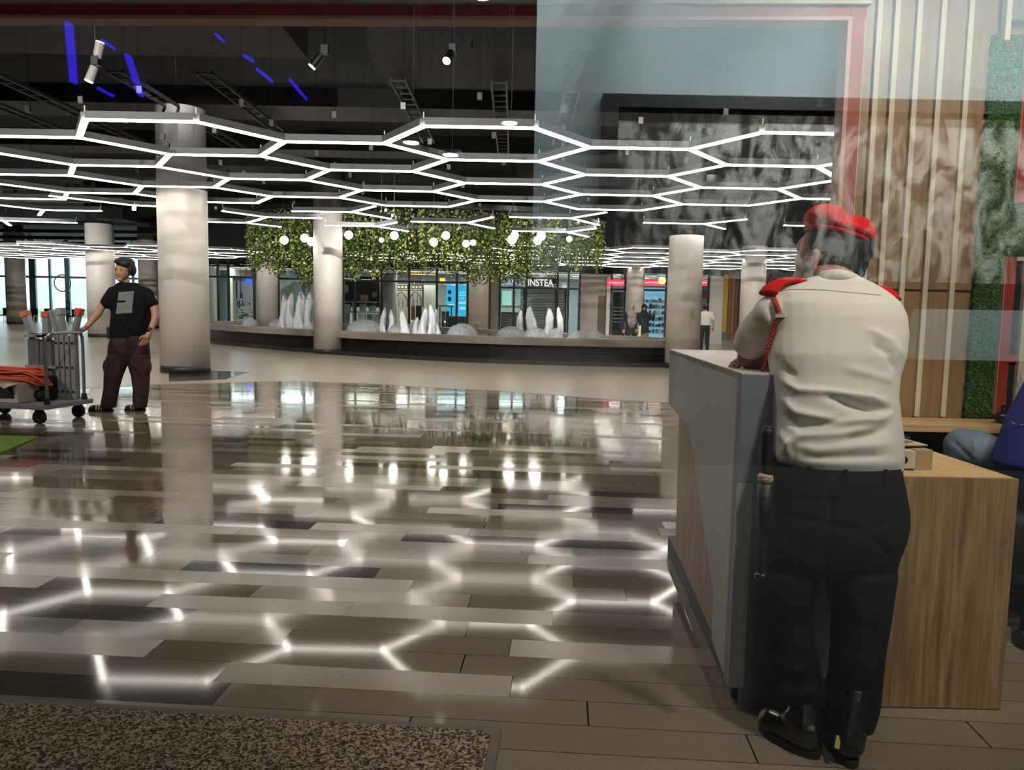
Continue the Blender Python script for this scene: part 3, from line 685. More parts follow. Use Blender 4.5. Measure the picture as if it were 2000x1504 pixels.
for x0, x1, y0, y1, c_, lb in [(670, 680, 556, 571, 'd8cfa8', 'small cream poster at the left of the dark display wall'), (704, 719, 576, 588, 'c98a6a', 'small orange picture on the dark display wall'), (727, 736, 571, 580, 'b5aea2', 'small beige picture on the dark display wall')]:
    tag(obj('small_poster', sb(x0, x1, y0, y1, YS+1.4, .04), mat('poster_'+c_, c_, .6)), lb, 'poster')
tag(obj('interior_column', lathe(BM(), [(.42, 0), (.42, 3.3)], W(758, 600, YS+1.2)*Vector((1, 1, 0)) if False else (W(758, 600, YS+1.2).x, YS+1.2, 0), 32), 'shop_wall', None, True), 'beige round column inside the middle shop', 'column')
# arched lattice
t = thing('arched_screen', 'black arched metal lattice screen before a white wall in the middle shop', 'screen', W(800, 600, YS+2.5))
obj('backing', sb(767, 850, 556, 660, YS+2.7, .1), mat('warm_white', 'cfc6b4', .6), t)
bm = BM(); y = YS+2.5
for x in (769, 797, 825, 827): beam(bm, W(x, 557, y), W(x, 600, y), .04, .04, up=(1, 0, 0))
for yy in (557, 564, 567): beam(bm, W(769, yy, y), W(827, yy, y), .04, .04)
for cx in range(772, 828, 7):
    tube(bm, [W(cx+3*math.cos(a), 560.5+3*math.sin(a), y) for a in [2*PI*k/10 for k in range(11)]], .018, 4)
for cx in (783, 811):
    for s in (1, -1): tube(bm, [W(cx+s*12*(1-k/6)**.6, 570+0 if k == 6 else 586-16*(k/6), y) for k in range(7)], .022, 4)
    for k in range(4): beam(bm, W(cx-12+k*8, 586, y), W(cx-12+k*8, 600, y), .03, .03, up=(1, 0, 0))
obj('lattice', bm, 'mullion', t)
mat('amber', (1, .55, .15, 1), .5, emit=1.6)
for i, (x0, x1, y0, y1) in enumerate([(722, 744, 529, 531.5), (724, 744, 535, 536.5), (770, 826, 530, 531.5), (803, 850, 535, 537)]):
    tag(obj('amber_light_strip', sb(x0, x1, y0, y1, YS+1.2, .05), 'amber'), ['upper amber strip left of the beige interior column', 'lower amber strip left of the beige interior column', 'upper long amber strip above the arched lattice', 'lower long amber strip above the arched lattice'][i], 'light')
tag(obj('yellow_sign', sb(859, 869, 543, 553, YS+.6, .06), mat('yellow_glow', (1, .85, .05, 1), .5, emit=1.4)), 'small glowing yellow sign left of the cyan screen', 'sign')
# cyan screen
t = thing('advertising_screen', 'large glowing cyan screen behind the shop glass', 'screen', W(890, 600, YS+.7))
obj('panel', sb(872, 912, 555, 617, YS+.7, .08), mat('cyan_glow', (.05, .55, .9, 1), .5, emit=1.05), t)
bm = BM()
for a_ in ((875, 881, 567, 574), (875, 881, 580, 588)): sb(*a_, YS+.67, .03, bm)
obj('dark_icons', bm, mat('screen_navy', '123a70', .5), t)
bm = BM()
for a_ in ((897, 908, 570, 571.5), (896, 910, 576, 577), (897, 906, 582, 583), (896, 910, 590, 593), (876, 886, 594, 598), (897, 909, 600, 604)): sb(*a_, YS+.67, .03, bm)
obj('text_lines', bm, mat('screen_white', (.7, .95, 1, 1), .5, emit=1), t)
tag(obj('cabinet', sb(870, 912, 618, 660, YS+.8, .5), mat('green_cabinet', '24443a', .5)), 'dark green cabinet under the cyan screen', 'cabinet')
# dark clutter seated round a table behind the glass
t = thing('cafe_table', 'pale table top on dark legs left of the cyan screen', 'table', W(868, 655, YS+.3))
obj('tabletop', sb(853, 885, 596, 599, YS+.25, .7), 'shop_wall', t)
for x in (858, 880): obj('leg', sb(x, x+2, 599, 660, YS+.4, .08), 'mullion', t)
for i, x in enumerate((862, 870)): tag(obj('chair', bevel(sb(x, x+6, 608, 655, YS+.4, .4), .05), 'shop_dark'), ['dark chair under the pale café table, left one', 'dark chair under the pale café table, right one'][i], 'chair')
for i, (x, c_) in enumerate([(764, '2a3a8a'), (803, 'b5685a'), (812, '3a3a3e'), (817, '3c4146')]):
    tag(obj('clothes_rack_item', bevel(sb(x, x+6, 597, 625, YS+1.6, .25), .03), mat('cloth_'+c_, c_, .8)), ['dark blue', 'dusty red', 'charcoal', 'slate grey'][i]+' hanging garment behind the middle foam jets', 'garment')
# tea shop
t = thing('tea_shop_sign', 'brown sign board with large cream letters above the tea shop shutter', 'sign', W(1057, 552, YS+.3))
obj('board', sb(1028, 1088, 536, 562, YS+.3, .08), mat('sign_brown', '4a4240', .5), t)
me = text_mesh('INSTEA', .52, .02, 'LEFT', .012); l0 = W(1031, 558, YS+.26)
xs = [v.co.x for v in me.vertices]; sc = (W(1081.5, 558, YS).x-l0.x)/(max(xs)-min(xs)); me.transform(Matrix.Translation(l0) @ Matrix.Diagonal((sc, 1, .62/.52*.72, 1)) @ Matrix.Translation((-min(xs), 0, 0)))
obj('letters', me, mat('letter_cream', (1, .93, .85, 1), .5, emit=1.1), t)
tag(obj('menu_board', sb(1031, 1083, 538, 543, YS+.24, .04), 'shop_wall'), 'narrow pale strip above the tea shop letters', 'board')
t = thing('roller_shutter', 'white slatted roller shutter of the tea shop', 'shutter', W(1050, 620, YS+1.5))
bm = BM(); y = 565
while y < 660:
    for x0, x1 in ((1017, 1022), (1028, 1084), (1089, 1103)): sb(x0, x1, y, y+1.8, YS+1.5, .05, bm)
    y += 3.0
obj('slats', bm, 'shop_white', t)
obj('dark_gap', sb(1016, 1104, 562, 672, YS+1.58, .04), 'mullion', t)
obj('side_rail', sb(1084, 1088, 563, 660, YS+1.45, .08), 'shop_dark', t); obj('side_rail', sb(1103, 1106, 563, 660, YS+1.45, .08), 'shop_dark', t)
t = thing('tea_counter', 'dark tea counter with white diamond pattern front', 'counter', W(990, 650, YS+.6))
obj('body', sb(978, 1013, 610, 664, YS+.7, .5), 'shop_dark', t); obj('top', sb(978, 1022, 597, 601, YS+.6, .6), 'shop_white', t)
bm = BM()
for r_ in range(8):
    for c_ in range(9):
        x = 981+c_*3.9+(r_ % 2)*1.95; y = 614+r_*3.4
        if x < 1011: prism(bm, [W(x-1.3, y, YS+.68), W(x, y-1.6, YS+.68), W(x+1.3, y, YS+.68), W(x, y+1.6, YS+.68)], (0, .02, 0))
obj('diamond_tiles', bm, 'shop_white', t)
tag(obj('lit_display', sb(981, 999, 568, 596, YS+1.0, .06), mat('mint_glow', (.45, .9, .7, 1), .5, emit=.8)), 'mint green lit display over the diamond counter', 'display')
tag(obj('neon_sign', prism(BM(), [W(982, 554, YS+.2), W(992, 552, YS+.2), W(995, 545, YS+.2), W(1018, 545, YS+.2), W(1018, 557, YS+.2), W(980, 557, YS+.2)], (0, .04, 0)), mat('lilac_glow', (.55, .45, .9, 1), .5, emit=.9)), 'lilac glowing sign left of the tea shop letters', 'sign')
# right shop
mat('red_glow', (1, .03, .07, 1), .5, emit=1.8); mat('pink_glow', (1, .35, .4, 1), .5, emit=.9)
for i, (x0, x1) in enumerate([(1186, 1220), (1255, 1300), (1364, 1382)]):
    t = thing('red_neon_sign', ['red neon sign left of the slim column', 'red neon sign right of the slim column', 'short red neon sign right of the column behind the counter'][i], 'sign', W((x0+x1)/2, 552, YS-.3))
    obj('tube_upper', sb(x0, x1, 546.5, 549, YS-.3, .05), 'red_glow', t); obj('tube_lower', sb(x0, x1, 555.5, 558, YS-.3, .05), 'red_glow', t)
    obj('lettering', sb(x0+4, x1-1, 550, 554, YS-.28, .04), 'pink_glow', t)
tag(obj('yellow_disc_sign', lathe(BM(), [(.02, 0), (.17, 0), (.17, .05), (.02, .05)], (0, 0, 0), 24), 'yellow_glow2' if 'yellow_glow2' in M else mat('yellow_glow2', (1, .9, .35, 1), .5, emit=1.3)), 'round pale yellow sign beside the red neon', 'sign')
o = bpy.context.scene.objects['yellow_disc_sign']; o.rotation_euler = (PI/2, 0, 0); o.location = W(1293, 548, YS-.35)
t = thing('blue_lit_shelves', 'wall of blue-white lit product shelves in the right shop', 'shelf', W(1277, 620, YS+1.6))
obj('back_panel', sb(1255, 1300, 562, 665, YS+1.9, .08), mat('fridge_glow', (.35, .75, 1, 1), .5, emit=.55), t)
for k in range(6): obj('shelf_board', sb(1255, 1300, 590+k*12, 591.3+k*12, YS+1.5, .4), 'shop_white', t)
rr = random.Random(9)
pc = [mat('prod_'+c_, c_, .5) for c_ in ('e8eef2', '9fd0e0', '3d6f96', 'c46a7a', '2d4558', '7fc0b0')]
for k in range(6):
    for j in range(7):
        x = 1256+j*6.2; h = rr.uniform(4, 8)
        tag(obj('product_box', sb(x, x+rr.uniform(3, 5), 590+k*12-h, 590+k*12, YS+1.52, .2), rr.choice(pc)), 'small packet on the blue-lit shelves', 'packet', 'packets on the blue-lit shelves')
t = thing('glass_showcase', 'dark showcase with pale trays left of the slim column', 'showcase', W(1207, 620, YS+.8))
obj('case', sb(1196, 1218, 570, 665.8, YS+1.2, .3), 'shop_dark', t)
for k in range(5): obj('tray', sb(1200, 1217, 600+k*7, 602+k*7, YS+1.0, .2), 'shop_wall', t)
tag(obj('red_poster', sb(1367, 1381, 567, 584, YS+.5, .05), mat('poster_red', 'a03a4a', .5)), 'red and white poster right of the column behind the counter', 'poster')
for i, (x0, x1, c_, m2) in enumerate([(1413, 1421, 'c9a23c', 0), (1422, 1428, '8a6440', 0), (1429, 1434, 'a5764e', 0), (1435, 1441, '7a5a3c', 0)]):
    tag(obj('wall_batten', sb(x0, x1, 536, 664 if i else 648, YS-.1, .2), mat('batten_'+c_, c_, .6)), ['yellow', 'first brown', 'light brown', 'last brown'][i]+' vertical panel between the two right columns', 'panel')

def sup(name, px, py, Y, n=0):
    o = sorted([q for q in S.objects if q.name == name or q.name.startswith(name+'.')], key=lambda q: q.name)[n]; p = W(px, py, Y)
    bm = BM()
    if Y < YS: box(bm, p.x-.015, p.x+.015, Y, YS, p.z-.02, p.z+.02)
    else: box(bm, p.x-.01, p.x+.01, Y+.02, Y+.04, p.z, 3.31)
    me = bpy.data.meshes.new('bracket'); bm.to_mesh(me); bm.free(); me.materials.append(M['black_plastic'])
    b = bpy.data.objects.new('bracket', me); COL.objects.link(b); b.parent = o
    b.matrix_parent_inverse = (Matrix.Translation(o.location) @ o.rotation_euler.to_matrix().to_4x4()).inverted()
sup('blue_sign', 480, 545, YS+.8); sup('blue_decal', 470, 577, YS+.9); sup('tea_shop_sign', 1057, 540, YS+.3); sup('neon_sign', 1000, 549, YS+.2)
sup('red_neon_sign', 1200, 548, YS-.3, 0); sup('red_neon_sign', 1270, 548, YS-.3, 1); sup('red_neon_sign', 1372, 548, YS-.3, 2); sup('yellow_disc_sign', 1293, 546, YS-.35)
sup('red_poster', 1374, 570, YS+.5); sup('yellow_sign', 864, 545, YS+.6); sup('menu_board', 1060, 540, YS+.24)
for n_, (x_, y_) in enumerate([(733, 530), (734, 536), (800, 530), (826, 536)]): sup('amber_light_strip', x_, y_, YS+1.2, n_)
for n_, x_ in enumerate((767, 806, 815, 820)): sup('clothes_rack_item', x_, 600, YS+1.62, n_)
sup('brown_post', 956, 530, YS-.3)

# far left: bright glass wall to the outside
YW = 58.0
t = thing('glass_facade', 'tall glass facade with daylight behind it at the far left', 'facade', (W(80, 600, YW).x, YW, 0))
mat('teal_frame', '9fd0dc', .5)
zt = 6.2
xs_ = [-140, -100, -60, -8, 62, 68, 100, 134, 173, 220, 262, 312]
for x in xs_:
    X = W(x, 600, YW).x; wd = .35 if x in (68, 134) else .14
    obj('mullion', bx(X-wd/2, X+wd/2, YW-.1, YW+.1, 0, zt), 'teal_frame', t)
a, b = W(-140, 600, YW).x, W(312, 600, YW).x
for z in (3.3, 5.2): obj('transom', bx(a, b, YW-.06, YW+.06, z-.08, z+.08), 'teal_frame', t)
obj('pane', bx(a, b, YW-.01, YW+.01, 0, zt), 'shop_glass', t)
struct('wall_far_left', bx(-60, a, YW, YW+.3, 0, 6.2), 'ceiling_black')
struct('wall_far_right', bx(b, 30, YW, YW+.3, 0, 6.2), 'shop_wall')
struct('ground_outside', bx(-120, 10, YW+12, 150, -.12, -.02), mat('paving', 'c8cecc', .8))
tag(obj('hedge', bx(-55, -20, 76, 78, 0, .9), mat('hedge_green', 'a9c4a8', .9, noise=.5, nscale=3)), 'blurred green planting outside the far left glass', 'hedge')
t = thing('outside_building', 'pale building seen through the far left glass', 'building', (-50, 100, 0))
obj('facade', bx(-80, -30, 100, 102, 0, 9), mat('out_white', 'e2ecee', .8), t)
for k in range(9): obj('window', bx(-78+k*5.2, -75+k*5.2, 99.9, 100, 1+0, 4.2), mat('out_blue', '9cc6d4', .4), t)
rr = random.Random(2)
for i in range(6):
    x = W(8+i*27, 610, 55).x
    t = thing('lobby_chair', 'small dark chair by the far left glass, '+['leftmost of the row', 'second from the left', 'third from the left', 'third from the right', 'second from the right', 'rightmost of the row'][i], 'chair', (x, 55, 0), 'chairs by the far left glass')
    obj('seat', bx(x-.25, x+.25, 54.8, 55.3, .4, .48), 'shop_dark', t); obj('backrest', bx(x-.25, x+.25, 55.25, 55.32, .48, .95), 'shop_dark', t)
    for sx in (-.22, .22):
        for sy in (54.83, 55.27): obj('leg', bx(x+sx-.02, x+sx+.02, sy-.02, sy+.02, 0, .4), 'steel', t)
tag(obj('round_emblem', tube(BM(), [(.62*math.cos(2*PI*k/24), .62*math.sin(2*PI*k/24), 0) for k in range(25)], .05, 6), mat('emblem_teal', 'a5d8e4', .5)), 'round pale blue ring emblem on the far left glass', 'emblem')
o = S.objects['round_emblem']; o.rotation_euler = (PI/2, 0, 0); o.location = W(122, 553, YW-.12)

# ================================================================== kiosk: portal frame, slatted wall, shelf
YK = 3.95
def kz(y, x=1800): return W(x, y, YK).z
zB = 2.712; zT = 2.74   # red band of the top beam
def beamrow(name, z0, z1, x0, x1, m_, y0=YK-.1, y1=YK+.25): return struct(name, bx(x0, x1, y0, y1, z0, z1), m_)
t = thing('portal_frame', 'red framed portal round the kiosk opening with pale edges', 'portal', (-.5, YK, 0))
def slant(z0, z1, d0, d1, x1=1.69): return prism(BM(), [Vector((-4.5, YK+.27+d0, z0)), Vector((x1, YK+d0, z0)), Vector((x1, YK+d0, z1)), Vector((-4.5, YK+.27+d0, z1))], (0, d1-d0, 0))
obj('top_board', slant(zB, zT+.03, -.06, .02), 'red_board', t)
obj('lower_edge', slant(zB-.018, zB, -.08, .02, 1.6), 'pink_edge', t)
obj('upper_edge', slant(zT+.03, zT+.045, -.09, .02, 1.7), 'cream_slat', t)
obj('side_board', bx(1.615, 1.685, YK-.06, YK+.02, 0, zT+.03), 'red_board', t)
obj('inner_edge', bx(1.595, 1.615, YK-.08, YK+.02, 0, zB), 'pink_edge', t)
obj('header', slant(zT+.045, 3.6, -.04, .03, 1.7), 'tan_board', t)
obj('left_post', bx(-4.6, -4.5, YK+.18, YK+.32, 0, 3.6), 'tan_board', t)
struct('wall_kiosk', bx(1.685, 4.6, YK+.005, YK+.03, 0, 3.6), 'brown_board')
for i, X in enumerate([1.694, 1.776, 1.862, 1.972, 2.090, 2.226]):
    tag(obj('wall_slat', bx(X-.0125, X+.0125, YK-.018, YK+.01, .76, 3.6), 'cream_slat'), ['first from the red frame', 'second from the red frame', 'third from the red frame', 'third from the green turf', 'second from the green turf', 'nearest the green turf'][i]+' of the tall cream slats on the brown wall', 'slat', 'cream wall slats')
mat('joint_dark', '2a2018', .8); struct('trim_3', bx(1.70, 2.33, YK-.001, YK+.006, 1.405, 1.412), 'joint_dark')
t = thing('turf_panel', 'green artificial turf panel between the slats and the red frames', 'turf panel', (2.5, YK, .76))
bm = BM(); pts = []
for k in range(60): pts.append(Vector((2.335+R.uniform(-.006, .006), YK-.03, .76+k*(2.66-.76)/59)))
bm2 = prism(BM(), pts+[Vector((3.6, YK-.03, 2.66)), Vector((3.6, YK-.03, .76))], (0, .03, 0))
obj('backing', bm2, 'turf', t)
bm = BM()
for k in range(15000):
    x = R.uniform(2.325, 2.85); z = R.uniform(.77, 2.66)
    if x > 2.53 and not (1.58 < z < 1.85): continue
    a = R.uniform(0, PI*2); l = R.uniform(.012, .028); c = Vector((x, YK-.03, z)); tip = c+Vector((math.cos(a)*l*.7, -l*.5, math.sin(a)*l*.7)); s_ = Vector((-math.sin(a), 0, math.cos(a)))*.0022
    f = bm.faces.new([bm.verts.new(c-s_), bm.verts.new(c+s_), bm.verts.new(tip)]); f.material_index = k % 3
tag(obj('grass_blades', bm, [mat('blade1', '3b6b2a', .6), mat('blade2', '29501c', .6), mat('blade3', '5c8a45', .6)], t), kind='stuff')
for nm, x0, z0, z1, lb in (('u', 2.49, 1.845, 2.70, 'upper red framed alcove at the right edge of the picture'), ('d', 2.47, .78, 1.58, 'lower red framed alcove above the back shelf')):
    x1 = x0+.55; t = thing('wall_alcove', lb, 'alcove', (x0, YK, z0))
    yb0, yb1 = YK-.26, YK-.03
    obj('side_board', bx(x0, x0+.052, yb1-.02, yb1, z0, z1), 'red_board', t)
    obj('edge_strip', bx(x0-.003, x0, yb1-.022, yb1, z0, z1), 'pink_edge', t)
    obj('end_board', bx(x0+.052, x1, yb1-.022, yb1, (z1-.02 if nm == 'd' else z0), (z1 if nm == 'd' else z0+.02)), 'red_board' if nm == 'u' else 'cream_slat', t)
    obj('back_panel', bx(x0+.052, x1, yb1-.008, yb1, z0+.02, z1-.02), 'dark_inside', t)
    obj('inner_shelf', bx(x0+.052, x1, yb1-.02, yb1-.008, z0+.27, z0+.31) if nm == 'd' else bx(x0+.052, x1, yb1-.02, yb1-.008, z1-.5, z1-.46), 'red_board', t)
    obj('cream_post', bx(x0+.092, x0+.127, yb1-.035, yb1-.008, z0, z1), 'cream_slat', t)
    if nm == 'd': obj('oak_panel', bx(x0+.127, x1, yb1-.02, yb1-.008, z0, z1), 'oak_veneer', t)
tag(obj('cream_batten', bx(2.365, 2.39, YK-.07, YK-.03, 2.62, 3.6), 'cream_slat'), 'cream batten hanging above the turf at the top right corner', 'batten')
tag(obj('top_panel', bx(2.39, 3.2, YK-.06, YK-.03, 2.72, 3.6), mat('olive_grey', '7a7566', .6)), 'grey panel above the upper red alcove', 'panel')
t = thing('back_shelf', 'long oak back shelf under the slatted wall', 'shelf', (2.3, 3.8, .74))
obj('board', bevel(bx(1.62, 4.5, 3.62, YK-.06, .725, .76), .003), 'oak_shelf', t)
obj('underside_cabinet', bx(1.66, 4.5, 3.74, YK, 0, .725), 'dark_inside', t)

# ================================================================== counter
t = thing('reception_counter', 'tall white and oak reception counter the guard leans on', 'counter', (1.0, 3.1, 0))
A = W(1449, 731, 2.38); B = W(1308, 681, 4.0)
def face(x, y):          # point of the counter's long left face seen at a pixel
    d = (W(x, y, 1)-Vector((0, 0, CH))); n = Vector((B.y-A.y, -(B.x-A.x), 0)); k = n.dot(A-Vector((0, 0, CH)))/n.dot(d)
    return Vector((0, 0, CH))+d*k
zt = 1.075; A.z = B.z = zt
nrm = Vector((1, 0, 0))
lp = [Vector((A.x, A.y, zt)), Vector((B.x, B.y, zt)), face(1305.5, 789), face(1345, 832), face(1393, 1155), face(1390, 1250), face(1422, 1343)]
obj('side_panel', prism(BM(), lp, (.05, 0, 0)), 'white_laminate', t)
wp = [face(1322, 806)+Vector((.012, 0, 0)), face(1345, 832)+Vector((.012, 0, 0)), face(1393, 1155)+Vector((.012, 0, 0)), face(1390, 1250)+Vector((.012, 0, 0)), face(1314, 1072)+Vector((.012, 0, 0))]
obj('oak_inlay', prism(BM(), wp, (.03, 0, 0)), mat('oak_pale', '9c8566', .5) if False else 'oak_veneer', t)
g = face(1422, 1343)
bm = BM(); prism(bm, [Vector((A.x+.03, A.y+.05, 0)), Vector((B.x+.03, B.y, 0)), Vector((B.x+.4, B.y, 0)), Vector((A.x+.4, A.y+.05, 0))], (0, 0, g.z+.02)); obj('plinth', bm, 'plinth', t)
bm = BM(); ex = A.x+.395
prism(bm, [Vector((A.x, A.y-.004, zt-.001)), Vector((A.x+.0, A.y-.004, g.z)), Vector((A.x+.045, A.y-.004, g.z)), Vector((A.x+.045, A.y-.004, 0)), Vector((ex, A.y-.004, 0)), Vector((ex, A.y-.004, zt-.001))], (0, .05, 0)); obj('end_panel', bm, 'grey_laminate', t)
bm = BM(); prism(bm, [Vector((A.x, A.y, 0)), Vector((B.x, B.y, 0)), Vector((B.x+.5, B.y, 0)), Vector((B.x+.45, B.y-.9, 0)), Vector((ex, A.y, 0))], (0, 0, .022))
for v in bm.verts: v.co.z += zt-.018
obj('top', bm, 'top_laminate', t)
obj('inner_panel', bx(A.x+.35, A.x+.39, A.y-.0+.05, B.y-.3, .0, zt-.02), 'white_laminate', t)
# ================================================================== desk
t = thing('desk', 'oak desk with an oak end panel and drawers beside the guard', 'desk', (1.4, 2.9, 0))
dn = W(1985, 938, 2.4); dz = .76; xl, xr = 1.165, dn.x+.0
obj('desktop', bevel(bx(xl, xr-.004, 2.402, 3.34, dz-.03, dz), .002), 'oak_top', t)
obj('end_panel', bx(xl-.04, xr-.004, 2.382, 2.402, 0.004, dz), 'oak_veneer', t)
obj('carcass', bx(xl+.1, xr-.05, 2.44, 3.3, .03, dz-.03), 'dark_inside', t)
for z0, z1 in ((.49, .715), (.26, .47), (.05, .24)):
    d = obj('drawer', bx(xr-.05, xr-.006+(.015 if z0 < .45 and z0 > .2 else 0), 2.44, 3.0, z0, z1), 'oak_veneer', t)
    obj('handle', bx(xr, xr+.02, 2.6, 2.75, z1-.03, z1-.015), 'black_plastic', d)
# ring-binder box, papers and strap
t = thing('file_box', 'cream cardboard file box with round finger hole on the desk', 'box', (1.26, 2.5, dz))
p0 = WZ(1720, 918, dz); mz = Matrix.Translation((p0.x, p0.y, dz)) @ Matrix.Rotation(math.radians(2), 4, 'Z')
obj('body', bevel(box(BM(), 0, .115, 0, .2, 0, .065, mx=mz), .002), mat('card_cream', 'c2b596', .7), t)
obj('flap', bevel(box(BM(), .115, .172, .0, .2, 0, .068, mx=mz), .002), mat('card_tan', 'a58f68', .6), t)
obj('finger_hole', tube(BM(), [mz@Vector((.077, .002, .034)), mz@Vector((.077, -.0015, .034))], .012, 20), 'dark_inside', t)
obj('dark_base', box(BM(), -.002, .11, -.004, .2, 0, .006, mx=mz), 'dark_inside', t)
pm = mat('paper', 'b5a68c', .8)
for k, (a_, dx_, lb) in enumerate([(4, 0, 'lowest'), (-7, .012, 'middle'), (10, -.008, 'topmost')]):
    mp_ = Matrix.Translation((p0.x+.03+dx_, p0.y+.03, dz+.07+k*.006)) @ Matrix.Rotation(math.radians(a_+12), 4, 'Z')
    tag(obj('paper_sheet', box(BM(), 0, .13, 0, .2, 0, .004, mx=mp_), pm if k < 2 else mat('paper_grey', '8f8471', .8)), lb+' of the loose papers on the cream file box', 'paper', 'papers on the file box')
q = mz@Vector((.1, .13, .09)); tag(obj('black_strap', tube(BM(), poly_smooth([q+Vector(v) for v in ((-.03, 0, -.0), (.0, .01, .018), (.045, 0, .006), (.05, -.02, 0), (.01, -.01, .006))], 6, False), .0035, 8), 'black_rubber'), 'black looped strap on the papers on the desk', 'strap')
# black camera and bottle on the back shelf
p = W(1960, 822, 3.72); p.z = .76
t = thing('desk_phone', 'small shiny black device standing on the back shelf', 'device', p)
obj('body', blob('b', [E_(p+Vector((0, 0, .03)), (.05, .035, .03)), E_(p+Vector((.03, 0, .05)), (.03, .03, .03))], .004, 'black_plastic', None).data, 'black_plastic', t, True)
obj('horn', tube(BM(), [p+Vector((-.01, 0, .05)), p+Vector((-.012, 0, .085)), p+Vector((.03, 0, .088)), p+Vector((.035, 0, .06))], .007, 8), 'black_plastic', t)
bpy.data.objects.remove(S.objects['b'])
p = W(1994, 800, 3.68); p.z = .76
t = thing('water_bottle', 'clear plastic water bottle at the right edge behind the blue shirt', 'bottle', p)
mat('bottle_plastic', 'c9cfd2', .1, alpha=.45, spec=.9)
obj('body', lathe(BM(), [(.03, 0), (.034, .02), (.034, .08), (.031, .09), (.034, .1), (.034, .17), (.022, .2), (.013, .215), (.013, .23)], p, 24), 'bottle_plastic', t, True)
obj('cap', lathe(BM(), [(.015, .23), (.015, .25)], p, 20), 'shop_white', t)

# ================================================================== floor mat, green rug
t = thing('entrance_mat', 'large brown speckled entrance mat at the bottom left of the floor', 'mat', (-2, 2.0, 0))
c0 = WZ(980, 1424, 0); c1 = WZ(0, 1366, 0); d = (c1-c0).normalized(); nn = Vector((-d.y, d.x, 0))
if nn.y > 0: nn = -nn
far = c0+d*3.4; q0, q1, q2, q3 = c0, far, far+nn*1.4, c0+nn*1.4
obj('border', prism(BM(), [q0, q1, q2, q3], (0, 0, .006)), mat('mat_border', '5d564b', .7), t)
i0 = q0+d*.03+nn*.03; obj('pile', prism(BM(), [i0, far-d*.03+nn*.03, far-d*.03+nn*1.37, i0+nn*1.34], (0, 0, .009)), 'mat_pile', t)
g = [WZ(x, y, .004) for x, y in ((-160, 850), (74, 854), (0, 887), (-160, 950))]
tag(obj('green_rug', prism(BM(), g, (0, 0, .012)), mat('lime_pile', '7e9a2c', .95, noise=.2, nscale=20)), 'bright lime green rug at the left edge of the floor', 'rug')

# ================================================================== trolley
hz = WZ(75, 828, 0); h2 = WZ(151, 815, 0); h3 = WZ(-3, 822, 0)
e1 = (h2-hz); e1.z = 0; wid = e1.length; e1.normalize(); e2 = Vector((-e1.y, e1.x, 0))   # e1 across, e2 to the left
org = hz-e1*.06-e2*.13
def TR(a, b, z): return org+e2*a+e1*b+Vector((0, 0, z))   # a along, b across
Wd = wid+.16; Ln = 1.25
t = thing('platform_trolley', 'grey platform trolley pushed by the man in black', 'trolley', org)
mat('deck_grey', '75787b', .5, noise=.1)
obj('deck', bevel(prism(BM(), [TR(0, 0, .155), TR(Ln, 0, .155), TR(Ln, Wd, .155), TR(0, Wd, .155)], (0, 0, .05)), .008), 'deck_grey', t)
for a in (.13, Ln-.15):
    for b in (.08, Wd-.08):
        c = TR(a, b, .07)
        w_ = obj('wheel', tube(BM(), [c-e1*.022, c+e1*.022], .07, 24), 'black_rubber', t)
        obj('hub', tube(BM(), [c-e1*.026, c+e1*.026], .03, 16), 'steel', w_)
        bm = BM(); beam(bm, TR(a-.0, b-.03, .16), TR(a, b-.03, .06), .05, .006, up=e1); beam(bm, TR(a, b+.03, .16), TR(a, b+.03, .06), .05, .006, up=e1); beam(bm, TR(a-.04, b, .15), TR(a+.04, b, .15), .07, .012)
        obj('caster_fork', bm, 'black_plastic', t)
hb = .09; pts = [TR(.04, hb, .2), TR(.04, hb, .82), TR(.03, hb+.03, .92), TR(.0, hb+.1, .95), TR(.0, Wd-hb-.1, .95), TR(.03, Wd-hb-.03, .92), TR(.04, Wd-hb, .82), TR(.04, Wd-hb, .2)]
obj('push_handle', tube(BM(), poly_smooth(pts, 5, False), .017, 12), 'steel', t)
for b in (hb, Wd-hb): obj('handle_socket', tube(BM(), [TR(.04, b, .2), TR(.04, b, .27)], [.035, .024], 14), 'black_plastic', t)
# folded ladders: splayed rails with coloured caps
def ladder(label, a0, b0, w_, hgt, splay, caps, nm, rails, lean=0):
    t = thing('folding_ladder', label, 'ladder', TR(a0, b0, .21), 'folded aluminium ladders on the trolley')
    for k in range(rails):
        u = k/(rails-1)-.5; aa = a0+u*w_
        bm = BM(); p = TR(aa, b0, .21); q = TR(aa, b0, .21+hgt*.72); beam(bm, p, q, .045, .07, up=e1)
        end = TR(aa+u*splay*1.0, b0+lean, .21+hgt); outer = k in (0, rails-1)
        o = obj('rail', bm, 'aluminium', t)
        if outer or caps[k] is not None:
            b2 = BM(); beam(b2, q-Vector((0, 0, .01)), end, .045, .06, up=e1); obj('rail_tip', b2, 'aluminium', o)
        if caps[k] is not None:
            b3 = BM(); dd = (end-q).normalized(); beam(b3, end-dd*.05, end+dd*.025, .065, .08, up=e1); obj('end_cap', bevel(b3, .006), caps[k], t)
        b4 = BM()
        for z in (.12, .5, .88): 
            c = TR(aa, b0-.037, .21+z*hgt*.72); tube(b4, [c, c-e1*.006], .014, 6)
        obj('rung_end', b4, 'black_plastic', o)
    return t
mat('orange_cap', 'c4693c', .5); mat('red_cap', 'c5493a', .5); mat('grey_cap', '8a8c8a', .5)
ladder('folded aluminium ladder at the right end of the trolley', .20, Wd*.80, .2, .98, .16, [ 'red_cap', None, 'grey_cap', None][:4], 'r', 4)
t2 = thing('folding_ladder', 'folded aluminium ladder with wide dark side plates, left one on the trolley', 'ladder', TR(.66, Wd*.5, .21), 'folded aluminium ladders on the trolley')
